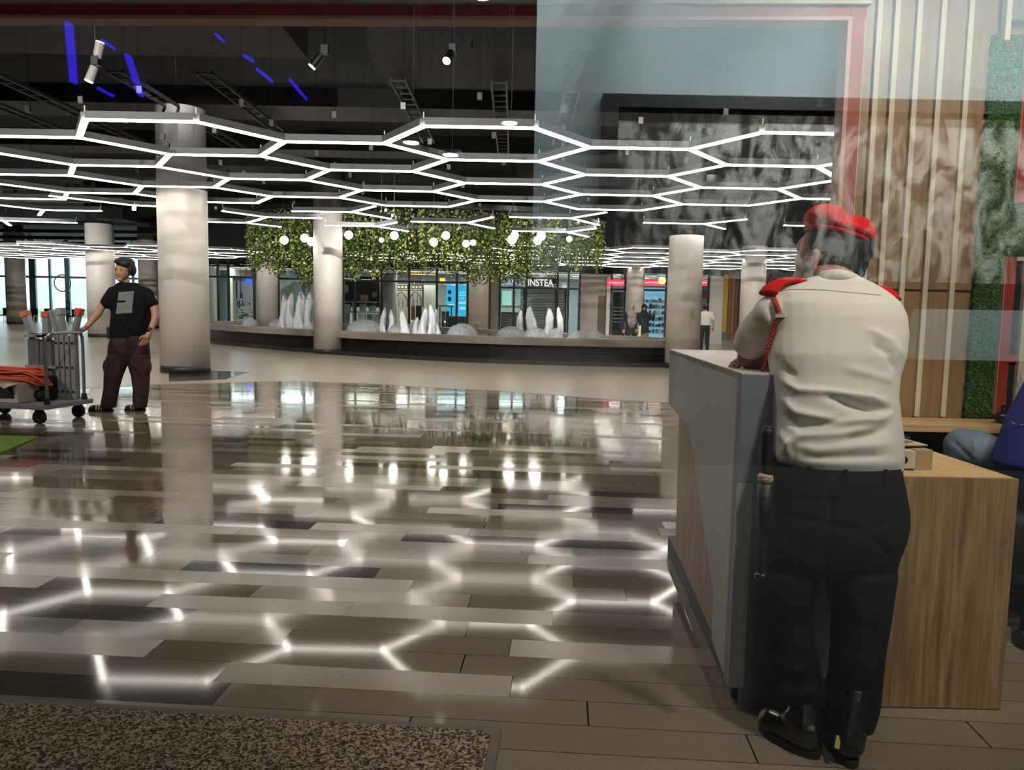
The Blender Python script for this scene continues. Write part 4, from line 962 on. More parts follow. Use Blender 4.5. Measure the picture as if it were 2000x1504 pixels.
for k, (aa, tip, cap) in enumerate(((.62, .72, 'orange_cap'), (.46, .45, 'red_cap'))):
    bm = BM(); beam(bm, TR(aa, Wd*.5, .21), TR(aa, Wd*.5, .95), .05, .2, up=e1) if False else beam(bm, TR(aa, Wd*.82, .21), TR(aa, Wd*.82, .86), .14, .06, up=e1)
    rl = obj('side_plate', bm, mat('worn_aluminium', '6f7173', .45, .5, noise=.35, nscale=6, stretch=(6, 6, .6)), t2)
    bm = BM(); beam(bm, TR(aa, Wd*.82, .85), TR(tip, Wd*.82, 1.12), .075, .06, up=e1); obj('rail_tip', bm, 'aluminium', rl)
    bm = BM(); beam(bm, TR(tip+(tip-aa)*.02, Wd*.82, 1.11), TR(tip+(tip-aa)*.2, Wd*.82, 1.17), .09, .08, up=e1); obj('end_cap', bevel(bm, .008), cap, t2)
for z in (.56, .9): obj('rung', beam(BM(), TR(.7, Wd*.82-.05, z), TR(.3, Wd*.82-.05, z), .03, .03), 'aluminium', t2)
tag(obj('tool_tray', beam(BM(), TR(.55, Wd*.7, .93), TR(.34, Wd*.7, .93), .12, .012), 'steel'), 'thin metal tray lying across the ladders', 'tray')
tag(obj('black_roll', tube(BM(), [TR(.25, .3, .27), TR(.7, .36, .27)], .055, 18), 'black_rubber'), 'black roll behind the torn carton on the trolley', 'roll')
tag(obj('black_bag', bevel(prism(BM(), [TR(.3, .36, .21), TR(.75, .36, .21), TR(.75, .6, .21), TR(.3, .6, .21)], (0, 0, .26)), .04, 3), mat('bag_black', '17171a', .8)), 'dark bag standing between the ladders on the trolley', 'bag')
t = thing('torn_carton', 'torn white carton with dark inside on the trolley', 'box', TR(.8, .1, .21))
mat('carton_white', 'b5aa9c', .8); c0 = [TR(.36, .05, .21), TR(1.1, .05, .21), TR(1.1, .33, .21), TR(.36, .33, .21)]
obj('body', prism(BM(), c0, (0, 0, .2)), 'carton_white', t)
obj('torn_hole', prism(BM(), [TR(.40, .046, .26), TR(.64, .046, .25), TR(.66, .046, .36), TR(.6, .046, .39), TR(.52, .046, .36), TR(.42, .046, .385)], e1*.006), 'dark_inside', t)
for k, (a1, a2) in enumerate(((.36, .5), (.6, .74))): obj('flap', prism(BM(), [TR(a1, .05, .41), TR(a2, .05, .41), TR(a2-.03, -.03, .365), TR(a1+.04, -.05, .385)], (0, 0, .004)), 'carton_white', t)
bm = BM()
for k in range(9): beam(bm, TR(.86, .047, .225+k*.019), TR(.93, .047, .225+k*.019), .004, .012 if k % 3 else .016)
for a_ in (.85, .945): beam(bm, TR(a_, .047, .215), TR(a_, .047, .395), .004, .006, up=(1, 0, 0))
obj('printed_label', bm, 'dark_inside', t)
mat('hose_orange', 'b9481f', .45); t = thing('hose_coil', 'thick coil of orange hose lying on the carton', 'hose', TR(.9, .3, .46))
for k in range(13):
    rr_ = random.Random(k+40); ca, cb = (.74)+rr_.uniform(-.04, .04), .28+rr_.uniform(-.03, .03); ra, rb = .52-.02*(k % 4)+rr_.uniform(-.04, .06), .18-.012*(k % 5)
    zz = .435+.019*(k//2)+rr_.uniform(0, .01); pts = []
    for j in range(28):
        a = 2*PI*j/28; xx = ca+ra*math.cos(a); dr = max(0, .34-xx)*.55
        pts.append(TR(xx, cb+rb*math.sin(a), zz-dr+.012*math.sin(3*a+k)))
    obj('hose_loop', tube(BM(), poly_smooth(pts, 2)+[pts[0]], .0135, 8), 'hose_orange', t, True)

# ================================================================== the guard
mat('shirt_cream', 'd8d1c3', .75, bump=.12, nscale=500, sheen=.2)
mat('trouser_black', '131111', .85, bump=.15, nscale=400, spec=.15)
mat('skin_guard', '9a6a50', .5, noise=.08, nscale=20); mat('hair_black', '0e0e10', .6, bump=.6, nscale=160, stretch=(1, 1, .4))
mat('beret_red', 'c00e0a', .9, spec=.2, bump=.2, nscale=120); mat('cord_red', 'b52a22', .6, bump=.8, nscale=90)
mat('boot_leather', '0b0b0b', .22, spec=.7); mat('white_clip', 'cfcfcb', .5)
gd = thing('person', 'person in red beret, cream uniform shirt and black trousers leaning on the counter', 'person', (1.05, 2.2, 0))
def px_r(x0, x1, Y): return (x1-x0)/2/1500*Y
def ring(y, x0, x1, Y, ry): return (W((x0+x1)/2, y, Y), px_r(x0, x1, Y), ry)
# bare body underneath: torso core, neck, head, arms, hands in one surface
sL = W(1525, 622, 2.47); sR = W(1722, 625, 2.47)
eL = W(1463, 712, 2.60); eL.z = 1.075+.042; eR = W(1720, 700, 2.80); eR.z = 1.13
hdL = Vector((1.02, 2.86, 1.115)); hdR = W(1495, 703, 2.72); hdR.z = 1.115
neck = W(1628, 560, 2.50); hc = W(1627, 490, 2.57)
body = [K_(W(1630, 640, 2.45), neck, .1, .07), K_(neck, W(1626, 505, 2.56), .07, .066),
 E_(hc, (.098, .108, .11), (0, 0, .7)), E_(W(1600, 517, 2.62), (.072, .078, .082), (0, 0, .7)), E_(W(1574, 512, 2.66), (.036, .04, .062)),
 E_(W(1576, 485, 2.655), (.033, .04, .045)), E_(W(1566, 543, 2.66), (.03, .034, .03)), E_(W(1561, 508, 2.70), (.014, .03, .02)),
 K_(sL, eL, .038, .04), K_(eL, hdL, .042, .03), K_(sR, eR, .038, .04), K_(eR, hdR, .042, .03)]
skin = blob('body', body, .006, 'skin_guard', gd, smooth=3)
# ear
er = W(1594, 508, 2.475)
bm = [K_(er+Vector((0, 0, .022)), er+Vector((-.008, -.002, -.026)), .012, .008), E_(er+Vector((-.003, 0, .022)), (.011, .008, .014)), E_(er+Vector((-.006, 0, .0)), (.006, .012, .03))]
obj('ear', blob('e_', bm, .0025, 'skin_guard', None, smooth=2).data.copy(), 'skin_guard', gd, True); bpy.data.objects.remove(S.objects['e_'])
# hands: the far one holds the near arm, five curled fingers
def hand(nm, wrist, palm, fdir, curl, side, L=.075, r=.0085, grip=.9):
    """fdir: where fingers point, curl: towards which they bend, side: across the knuckles to the thumb"""
    f, c, s = (Vector(v).normalized() for v in (fdir, curl, side))
    pr = [K_(wrist, palm, .024, .03), E_(palm, (.03, .03, .022)), K_(palm+s*.026, palm-s*.026, .019, .017)]
    for k, (o_, ln) in enumerate(((.03, .9), (.010, 1.0), (-.010, .95), (-.03, .75))):
        a = palm+f*.025+s*o_; d1 = (f+c*grip*.35).normalized(); b = a+d1*L*ln*.42; d2 = (f+c*grip).normalized(); e_ = b+d2*L*ln*.33; d3 = (f*.4+c*grip).normalized(); g_ = e_+d3*L*ln*.27
        pr += [K_(a, b, r*1.05, r), K_(b, e_, r, r*.92), K_(e_, g_, r*.92, r*.8)]
    a = palm+s*.03-f*.012; b = a+(s*.9+f*.5+c*.3).normalized()*.032; e_ = b+(f*.9+s*.2+c*.6).normalized()*.03
    pr += [K_(a, b, .012, .0105), K_(b, e_, .0105, .009)]
    return blob(nm, pr, .0033, 'skin_guard', gd, smooth=2)
ph = W(1474, 703, 2.66); ph.z = 1.105
hand('hand', hdR, ph, (-1, -.3, .02), (0, 0, -1), (.25, -1, 0), L=.085, grip=.55)
hand('hand', hdL+Vector((-.03, -.0, 0)), hdL+Vector((.03, .02, -.005)), (1, .3, -.1), (0, 0, -1), (-.3, 1, 0))
# shirt
tor = [ring(935, 1535, 1745, 2.30, .10), ring(912, 1519, 1757, 2.30, .125), ring(890, 1514, 1758, 2.30, .135), ring(850, 1512, 1757, 2.32, .135), ring(809, 1513, 1752, 2.34, .13), ring(769, 1512, 1747, 2.36, .13),
 ring(729, 1507, 1750, 2.39, .135), ring(690, 1503, 1762, 2.41, .14), ring(650, 1504, 1766, 2.44, .14), ring(615, 1506, 1763, 2.46, .135), ring(592, 1506, 1754, 2.47, .12), ring(574, 1512, 1738, 2.48, .095), ring(562, 1530, 1720, 2.49, .085), ring(551, 1566, 1699, 2.495, .075), ring(540, 1588, 1676, 2.505, .06)]
shirt = [L_(tor), K_(W(1545, 612, 2.47), W(1515, 618, 2.47), .08, .075), K_(W(1518, 618, 2.48), W(1476, 655, 2.545), .076, .064), K_(W(1476, 655, 2.545), W(1468, 668, 2.56), .064, .060),
 K_(W(1722, 618, 2.48), W(1712, 690, 2.70), .07, .064)]
fo = [([(1512, 735), (1560, 762), (1620, 766), (1700, 776), (1748, 792)], 7, .011), ([(1630, 780), (1690, 800), (1745, 804)], 9, -.016), ([(1514, 768), (1556, 806), (1640, 824), (1710, 820), (1752, 802)], 9, .013),
 ([(1518, 805), (1560, 832), (1620, 826), (1660, 815)], 8, -.011), ([(1520, 885), (1560, 852), (1640, 848), (1755, 832)], 8, .009), ([(1640, 862), (1700, 848), (1745, 830)], 9, -.012), ([(1512, 835), (1538, 866), (1534, 893)], 8, .012),
 ([(1545, 870), (1600, 880), (1680, 872), (1750, 868)], 9, .008), ([(1560, 895), (1650, 893), (1740, 890)], 6, -.007), ([(1690, 640), (1740, 665), (1764, 700)], 8, .008), ([(1700, 668), (1735, 690), (1748, 730)], 7, -.009), ([(1640, 715), (1710, 735), (1748, 745)], 10, .007),
 ([(1505, 690), (1530, 720), (1560, 740)], 8, -.008), ([(1600, 770), (1660, 786), (1720, 812)], 7, -.009), ([(1500, 590), (1512, 625), (1505, 690)], 5, -.009), ([(1470, 620), (1490, 640), (1480, 690)], 7, -.008), ([(1455, 660), (1475, 668), (1492, 650)], 6, .007), ([(1665, 890), (1690, 800), (1700, 740)], 12, .005)]
blob('shirt', shirt, .0065, 'shirt_cream', gd, fn=folds(fo), smooth=4)
0 and obj('sleeve_hem', tube(BM(), [W(1466, 690, 2.585)+Vector((math.cos(a)*.066, math.sin(a)*.066*.8, math.cos(a)*.016)) for a in [2*PI*k/20 for k in range(21)]], .006, 8), 'shirt_cream', gd, True)
# collar and yoke seam
cp = [W(1595, 544, 2.51), W(1612, 531, 2.455), W(1640, 527, 2.43), W(1668, 535, 2.45), W(1688, 549, 2.51)]
cq = [W(1588, 556, 2.49), W(1604, 551, 2.447), W(1640, 549, 2.428), W(1676, 554, 2.447), W(1694, 560, 2.49)]
bm = BM(); a = poly_smooth(cp, 6, False); b = poly_smooth(cq, 6, False); va = [bm.verts.new(p) for p in a]; vb = [bm.verts.new(p) for p in b]
vc = [bm.verts.new(p+Vector((0, .03, 0))) for p in a]
for i in range(len(va)-1): bm.faces.new((va[i], va[i+1], vb[i+1], vb[i])); bm.faces.new((vc[i], vc[i+1], va[i+1], va[i]))
c_ = obj('collar', bm, 'shirt_cream', gd, True); md = c_.modifiers.new('s', 'SOLIDIFY'); md.thickness = .006; md.offset = 0
def back_pt(x, y, Y=2.2):     # where a photo pixel meets the shirt's back
    o = Vector((0, 0, CH)); d = (W(x, y, 1)-o).normalized(); sh = SH
    h, l, n, _ = sh.ray_cast(o, d); return l, n
from mathutils.bvhtree import BVHTree
sho = [c for c in gd.children if c.name.startswith('shirt')][0]
class _S: pass
SH = _S(); _bv = BVHTree.FromPolygons([v.co.copy() for v in sho.data.vertices], [tuple(p.vertices) for p in sho.data.polygons])
def _rc(o, d):
    l, n, i, dist = _bv.ray_cast(o, d); return (l is not None), l, n, i
SH.ray_cast = _rc
def on_shirt(pts, off=.002):
    out = []
    for x, y in pts:
        l, n = back_pt(x, y)
        if l is not None: out.append(l+n*off)
    return out
seam = on_shirt([(1510+k*10, 566+(0 if k < 9 else (k-9)*.9)+(0 if k > 3 else (3-k)*2)) for k in range(22)], .0003)
if len(seam) > 3: obj('yoke_seam', tube(BM(), seam, .0014, 5), mat('seam_shade', '8a8070', .9), gd)
# epaulettes
for pts, sd in (([W(1500, 572, 2.44), W(1513, 556, 2.46), W(1535, 548, 2.48), W(1564, 549, 2.50)], 1), ([W(1746, 584, 2.44), W(1735, 572, 2.46), W(1724, 564, 2.48), W(1712, 562, 2.50)], 0)):
    e_ = poly_smooth([p+Vector((0, 0, -.002)) for p in pts], 5, False); bm = BM()
    prev = None
    for i, p in enumerate(e_):
        tt = (e_[min(i+1, len(e_)-1)]-e_[max(i-1, 0)]).normalized(); u = Vector((0, 0, 1)); u = (u-tt*u.dot(tt)).normalized(); s_ = tt.cross(u)
        r_ = [bm.verts.new(p+s_*(.034*math.cos(a))+u*(.012*math.sin(a))) for a in [2*PI*k/16 for k in range(16)]]
        if prev:
            for k in range(16): bm.faces.new((prev[k], prev[(k+1) % 16], r_[(k+1) % 16], r_[k]))
        else: bm.faces.new(r_[::-1])
        prev = r_
    bm.faces.new(prev); bmesh.ops.recalc_face_normals(bm, faces=bm.faces)
    o = tag(obj('epaulette', bm, 'beret_red', gd, True), 'red epaulette with white end')
    obj('button_end', beam(BM(), pts[-1]-Vector((.004, 0, 0)), pts[-1]+Vector((.022, 0, -.006)), .05, .018), 'white_clip', o)
# braided lanyard
lan = on_shirt([(1504, 562+0), (1508, 575), (1515, 592), (1520, 606), (1523, 614)], .005)
la2 = on_shirt([(1521, 619), (1516, 640), (1509, 662), (1503, 682), (1499, 696)], .006)
for nm, l_ in (('lanyard', lan), ('lanyard', la2)):
    if len(l_) < 2: continue
    cur = poly_smooth(l_, 8, False); bm = BM()
    for s_ in (0, PI*2/3, PI*4/3):
        tube(bm, [p+Vector((math.cos(s_+i*.9)*.0042, math.sin(s_+i*.9)*.003, 0)) for i, p in enumerate(cur)], .0048, 8)
    tag(obj(nm, bm, 'cord_red', gd, True), 'braided red lanyard')
la3 = [la2[-1] if la2 else W(1499, 696, 2.4), W(1496, 706, 2.42), W(1489, 722, 2.46), W(1486, 742, 2.5)]
obj('lanyard', tube(BM(), poly_smooth(la3, 5, False), .004, 8), 'cord_red', gd, True)
k_ = on_shirt([(1518, 617), (1532, 617)], .006)
if len(k_) == 2: obj('lanyard_clip', beam(BM(), k_[0]-Vector((.004, 0, 0)), k_[1]+Vector((.004, 0, 0)), .012, .012), 'white_clip', gd)
# hair and beret
blob('hair', [E_(W(1637, 484, 2.555), (.103, .112, .100), (0, 0, .7)), E_(W(1640, 518, 2.53), (.088, .075, .05)), E_(W(1594, 468, 2.60), (.04, .06, .035)), E_(W(1652, 535, 2.52), (.062, .05, .022))], .006, 'hair_black', gd, smooth=3)
bc = W(1640, 452, 2.56)
ber = [E_(bc, (.117, .125, .030), (0, .31, 0)), E_(W(1612, 430, 2.56), (.066, .10, .050), (0, .25, 0)), E_(W(1594, 432, 2.57), (.032, .07, .035)), E_(W(1668, 452, 2.55), (.060, .095, .048), (0, .55, 0)), E_(W(1690, 465, 2.55), (.026, .06, .036), (0, .5, 0)), E_(W(1640, 440, 2.56), (.06, .09, .035), (0, .3, 0))]
b_ = blob('beret', ber, .005, 'beret_red', gd, fn=folds([([(1580, 425), (1620, 440), (1660, 452), (1695, 472)], 5, -.006), ([(1645, 410), (1652, 425), (1655, 445)], 6, -.009), ([(1578, 442), (1640, 458), (1700, 480)], 4, .004)]), smooth=4)
br = [bc+Matrix.Rotation(.31, 3, 'Y')@Vector((.104*math.cos(a), .112*math.sin(a), -.018)) for a in [2*PI*k/40 for k in range(41)]]
obj('beret_band', tube(BM(), br, .006, 8), 'beret_red', b_, True)
# trousers
yl = 2.27
L1 = [ring(1110, 1487, 1598, 2.26, .10), ring(1140, 1483, 1594, 2.25, .098), ring(1200, 1486, 1584, 2.235, .088), ring(1260, 1492, 1592, 2.225, .085), ring(1320, 1501, 1604, 2.21, .085), ring(1352, 1515, 1607, 2.20, .082), ring(1372, 1528, 1602, 2.20, .072), ring(1388, 1536, 1597, 2.20, .06)][::-1]
R1 = [ring(1110, 1612, 1746, 2.24, .105), ring(1140, 1616, 1742, 2.23, .10), ring(1200, 1626, 1734, 2.20, .092), ring(1260, 1627, 1723, 2.18, .088), ring(1320, 1622, 1718, 2.16, .085), ring(1370, 1614, 1713, 2.14, .085), ring(1395, 1620, 1706, 2.13, .08), ring(1414, 1634, 1700, 2.13, .07)][::-1]
hip = [ring(1105, 1484, 1748, 2.27, .12), ring(1080, 1484, 1752, 2.27, .135), ring(1045, 1494, 1763, 2.27, .145), ring(1015, 1504, 1768, 2.275, .15), ring(985, 1507, 1768, 2.28, .145), ring(945, 1511, 1761, 2.285, .135), ring(915, 1515, 1755, 2.29, .125), ring(900, 1518, 1752, 2.295, .12)][::-1]
tr = [L_(L1), L_(R1), L_(hip), K_(W(1552, 1060, 2.27), W(1545, 1150, 2.25), .088, .08), K_(W(1688, 1060, 2.26), W(1682, 1150, 2.23), .092, .085)]
ft = [([(1620, 960), (1625, 1010), (1612, 1070), (1606, 1110)], 8, -.016), ([(1520, 1005), (1600, 1020), (1690, 1035), (1765, 1015)], 7, -.006), ([(1640, 1030), (1700, 1050), (1755, 1100)], 9, -.008), ([(1500, 1060), (1560, 1090), (1600, 1120)], 9, .006),
 ([(1500, 1210), (1550, 1225), (1590, 1215)], 9, -.006), ([(1505, 1290), (1550, 1310), (1600, 1300)], 8, .007), ([(1515, 1340), (1560, 1362), (1605, 1345)], 7, .01), ([(1510, 1322), (1560, 1340), (1604, 1325)], 6, -.008), ([(1630, 1230), (1680, 1220), (1725, 1240)], 10, -.005), ([(1620, 1340), (1670, 1355), (1712, 1345)], 8, -.006), ([(1650, 1130), (1670, 1180), (1690, 1240)], 10, .006), ([(1550, 975), (1590, 979), (1650, 975)], 4, -.004)]
tro = blob('trousers', tr, .0065, 'trouser_black', gd, fn=folds(ft), smooth=4)
wb = [W(1635, 915, 2.29)+Vector((.186*math.cos(a), .13*math.sin(a), 0)) for a in [2*PI*k/40 for k in range(41)]]
bm = BM(); 
for i in range(40): beam(bm, wb[i], wb[i+1], .006, .036)
obj('belt', bm, 'black_rubber', gd)
for a in (-1.1, -1.75, -2.3): p = W(1635, 915, 2.29)+Vector((.19*math.cos(a), .136*math.sin(a), 0)); obj('belt_loop', bx(p.x-.005, p.x+.005, p.y-.006, p.y+.002, p.z-.028, p.z+.024), 'trouser_black', gd)
# boots
def boot(heel, toe, ank, r=.042):
    h = Vector(heel); t_ = Vector(toe); d = (t_-h); L = d.length; d.normalize(); up = Vector((0, 0, 1)); s = d.cross(up)
    pr = [K_(Vector((ank[0], ank[1], .17)), h+d*.05+up*.07, .05, .048), E_(h+d*.045+up*.055, (.044, .044, .045)), K_(h+d*.06+up*.05, h+d*(L-.05)+up*.045, .044, .043), E_(h+d*(L-.055)+up*.042, (.05, .05, .036)), K_(h+d*.08+up*.085, h+d*(L-.11)+up*.055, .042, .036)]
    o = blob('boot', pr, .005, 'boot_leather', gd, smooth=4)
    for v in o.data.vertices: v.co.z = max(v.co.z, .012)
    pts = []
    for k in range(32):
        a = 2*PI*k/32; c = h+d*(L/2+math.cos(a)*L*.50)+s*(math.sin(a)*(.047 if math.cos(a) > 0 else .043)*(1 if abs(math.cos(a)) < .9 else 1)); pts.append(Vector((c.x, c.y, 0)))
    obj('sole', prism(BM(), pts, (0, 0, .02)), 'black_rubber', o)
    return o
hL = WZ(1606, 1492, .0)+Vector((0, .02, 0)); tL = WZ(1484, 1418, 0); boot(hL, tL, W(1567, 1375, 2.20))
hR = Vector((W(1660, 1400, 2.07).x, 2.035, 0)); tR = hR+Vector((.03, .27, 0)); rb = boot(hR, tR, W(1668, 1400, 2.115))
obj('pull_tab', beam(BM(), W(1638, 1437, 2.062), W(1634, 1462, 2.045), .014, .003, up=(0, 1, 0)), mat('tab_yellow', 'a59a4a', .6), rb)
# baton hanging at the belt
t = thing('baton', 'black baton with ribbed grip hanging at the left of the guard belt', 'baton', W(1498, 980, 2.12))
YBt = 2.13
obj('shaft', tube(BM(), poly_smooth([W(1500, 836, YBt), W(1498, 880, YBt), W(1497, 930, YBt)], 3, False), .0165, 18), 'black_rubber', t, True)
obj('end_cap', tube(BM(), [W(1500, 831, YBt), W(1500, 838, YBt)], [.011, .0165], 18), 'black_plastic', t, True)
obj('cord_wrap', tube(BM(), [W(1496, 925, YBt), W(1495, 930, YBt), W(1495, 938, YBt), W(1495, 944, YBt)], [.017, .022, .022, .017], 18), mat('wrap_beige', 'c4a088', .9, noise=.4, nscale=120, bump=1), t, True)
obj('holder', tube(BM(), [W(1495, 944, YBt), W(1493, 1000, YBt), W(1492, 1042, YBt)], [.021, .021, .017], 14), mat('holster', '141414', .5, bump=.3, nscale=60), t, True)
bm = BM(); rp = []; rs = []
for k in range(15): rp.append(W(1489-.1*k, 1042+k*6, YBt)); rs.append(.0145 if k % 3 else .0105)
tube(bm, rp, rs, 16); obj('grip', bm, 'black_rubber', t, True)
obj('pommel', tube(BM(), [W(1487, 1118, YBt), W(1487, 1123, YBt), W(1486, 1130, YBt), W(1486, 1134, YBt)], [.013, .0185, .0175, .009], 18), 'boot_leather', t, True)
obj('belt_clip', beam(BM(), W(1506, 915, YBt+.01), W(1508, 1015, YBt+.01), .006, .02, up=(0, 1, 0)), 'black_rubber', t)

# ================================================================== the man with the trolley
mat('tee_black', '0d0e10', .85, spec=.15); mat('trouser_maroon', '2a1314', .85, noise=.15, nscale=10); mat('skin_light', 'a87c62', .55); mat('hair_dark', '0b0b0c', .6); mat('shoe_black', '101010', .5)
tm = thing('person', 'person in black t-shirt and dark maroon cargo trousers pushing the trolley', 'person', W(240, 700, 9.1)*Vector((1, 1, 0)) if False else (W(240, 700, 9.1).x, 9.1, 0))
Q = lambda x, y, Y=9.1: W(x, y, Y)
u = 9.1/1500
blob('body', [K_(Q(247, 575), Q(243, 550), .075, .06), K_(Q(243, 556), Q(242, 540), .058, .055), E_(Q(243, 523), (.096, .1, .108)), E_(Q(237, 535, 9.04), (.07, .075, .072)), E_(Q(231, 533, 8.97), (.013, .022, .022)), E_(Q(227, 535, 8.99), (.018, .02, .016)), E_(Q(234, 546, 9.0), (.034, .036, .026)), E_(Q(230, 524, 9.02), (.04, .05, .02)), E_(Q(255, 533, 9.08), (.012, .02, .026)),
 K_(Q(208, 580), Q(192, 612, 8.95), .048, .042), K_(Q(192, 612, 8.95), Q(167, 641, 8.82), .041, .03), K_(Q(298, 583), Q(304, 618, 9.05), .048, .042), K_(Q(304, 618, 9.05), Q(293, 648, 8.95), .04, .03)], .012, 'skin_light', tm, smooth=3)
def smallhand(nm, wr, pl, f, c, s, par, m_, k=1.0, vx=.0045):
    f, c, s = (Vector(v).normalized() for v in (f, c, s)); pr = [K_(wr, pl, .026*k, .03*k), K_(pl+s*.024*k, pl-s*.024*k, .02*k, .018*k)]
    for o_, ln in ((.03, .9), (.010, 1.0), (-.010, .95), (-.03, .75)):
        a = pl+f*.024*k+s*o_*k; b = a+(f+c*.3).normalized()*.035*ln*k; e_ = b+(f+c*1.1).normalized()*.03*ln*k; g_ = e_+(f*.3+c).normalized()*.022*ln*k
        pr += [K_(a, b, .0095*k, .009*k), K_(b, e_, .009*k, .0085*k), K_(e_, g_, .0085*k, .0075*k)]
    a = pl+s*.028*k-f*.01*k; b = a+(s+f*.5+c*.2).normalized()*.035*k; pr += [K_(a, b, .0115*k, .0105*k), K_(b, b+(f+c*.4).normalized()*.026*k, .0105*k, .009*k)]
    return blob(nm, pr, vx, m_, par, smooth=1)
hp = TR(.01, Wd-.17, .975)
smallhand('hand', Q(167, 641, 8.82), (Q(163, 645, 8.75)+hp)/2, (-.8, -.2, -.5), (-.2, 0, -1), (0, -1, .1), tm, 'skin_light')
smallhand('hand', Q(292, 650, 8.95), Q(287, 658, 8.93), (-.25, -.1, -1), (-.6, -.3, -.4), (-.6, -.7, .1), tm, 'skin_light', 1.1)
obj('watch', tube(BM(), [Q(290, 642, 8.95), Q(294, 646.5, 8.95)], .034, 16), 'black_rubber', tm)
def rq(y, x0, x1, Y, ry): return (W((x0+x1)/2, y, Y), (x1-x0)/2/1500*Y, ry)
blob('t_shirt', [L_([rq(y, a, b, Y_, r_) for y, a, b, Y_, r_ in [(668, 218, 287, 9.12, .12), (655, 216, 290, 9.12, .14), (640, 216, 292, 9.12, .145), (615, 219, 293, 9.12, .14), (595, 216, 296, 9.12, .14), (575, 214, 298, 9.12, .13), (562, 222, 288, 9.12, .11), (552, 232, 268, 9.12, .09)]]),
 K_(Q(222, 572), Q(208, 592, 9.04), .078, .07), K_(Q(286, 574), Q(297, 592, 9.08), .08, .068)], .012, 'tee_black', tm, fn=folds([([(225, 600), (250, 640), (285, 650)], 4, .012), ([(225, 625), (255, 655), (285, 660)], 4, -.012), ([(285, 600), (270, 640), (280, 665)], 4, .01)]), smooth=3)
pp = [Q(233, 572, 8.93), Q(262, 569, 8.93), Q(258, 611, 8.93), Q(228, 613, 8.93)]
tb_ = [c for c in tm.children if c.name.startswith('body')][0]
_bb0 = BVHTree.FromPolygons([v.co.copy() for v in tb_.data.vertices], [tuple(p.vertices) for p in tb_.data.polygons])
tsh = [c for c in tm.children if c.name.startswith('t_shirt')][0]
_bt = BVHTree.FromPolygons([v.co.copy() for v in tsh.data.vertices], [tuple(p.vertices) for p in tsh.data.polygons])
def patch(poly4, nx, ny, bv, off=.004):
    bm = BM(); g = []
    for j in range(ny+1):
        row = []
        for i in range(nx+1):
            x, y = (Vector(poly4[0]).lerp(Vector(poly4[1]), i/nx)).lerp(Vector(poly4[3]).lerp(Vector(poly4[2]), i/nx), j/ny)
            o = Vector((0, 0, CH)); l, n, _i, _d = bv.ray_cast(o, (W(x, y, 1)-o).normalized()); row.append(bm.verts.new((l+n*off) if l is not None else W(x, y, 8.97)))
        g.append(row)
    for j in range(ny):
        for i in range(nx): bm.faces.new((g[j][i], g[j][i+1], g[j+1][i+1], g[j+1][i]))
    return bm
for nm_, pl_ in (('eyebrow', [(224.5, 524.5), (229, 524), (229, 525.2), (224.5, 525.8)]), ('eyebrow', [(233.5, 524), (240, 524.5), (240, 525.8), (233.5, 525.2)]), ('eye', [(225.5, 527.5), (228.5, 527.3), (228.5, 528.8), (225.5, 528.9)]), ('eye', [(234.5, 527.5), (238.5, 527.7), (238.5, 529), (234.5, 528.8)])):
    obj(nm_, patch(pl_, 3, 1, _bb0, .002), 'hair_dark', tm)
obj('mouth', patch([(229.5, 540.3), (236, 540.6), (236, 541.8), (229.5, 541.6)], 3, 1, _bb0, .002), mat('lip', '7a443c', .5), tm)
tag(obj('shirt_print', patch([(232, 571), (262, 568.5), (257.5, 611), (227, 613)], 8, 8, _bt), mat('print_grey', '6d6d68', .8, noise=.2, nscale=25), tsh, True), 'faded grey rectangular print')
obj('print_lettering', patch([(231, 587), (246, 587), (245, 591), (230, 591)], 5, 2, _bt, .006), 'tee_black', tsh)
blob('trousers', [L_([rq(y, a, b, 9.12, r_) for y, a, b, r_ in [(704, 212, 292, .1), (690, 211, 292, .13), (672, 214, 290, .14), (655, 219, 288, .13)]]),
 L_([rq(y, a, b, Y_, r_) for y, a, b, Y_, r_ in [(796, 198, 226, 9.0, .075), (785, 199, 227, 9.0, .085), (760, 204, 231, 9.02, .09), (735, 205, 238, 9.05, .1), (715, 206, 246, 9.08, .11), (695, 211, 252, 9.1, .12)]]),
 L_([rq(y, a, b, Y_, r_) for y, a, b, Y_, r_ in [(797, 263, 285, 9.1, .075), (785, 261, 287, 9.1, .085), (760, 261, 290, 9.1, .09), (735, 258, 291, 9.12, .1), (715, 252, 292, 9.12, .11), (695, 248, 292, 9.12, .12)]]),
 E_(Q(209, 716, 9.05), (.04, .07, .09)), E_(Q(289, 716, 9.1), (.035, .07, .09))], .012, 'trouser_maroon', tm, fn=folds([([(205, 770), (225, 780)], 3, .01), ([(262, 775), (288, 780)], 3, -.01), ([(210, 740), (235, 745)], 3, .008), ([(250, 668), (253, 690), (250, 705)], 3, -.015)]), smooth=3)
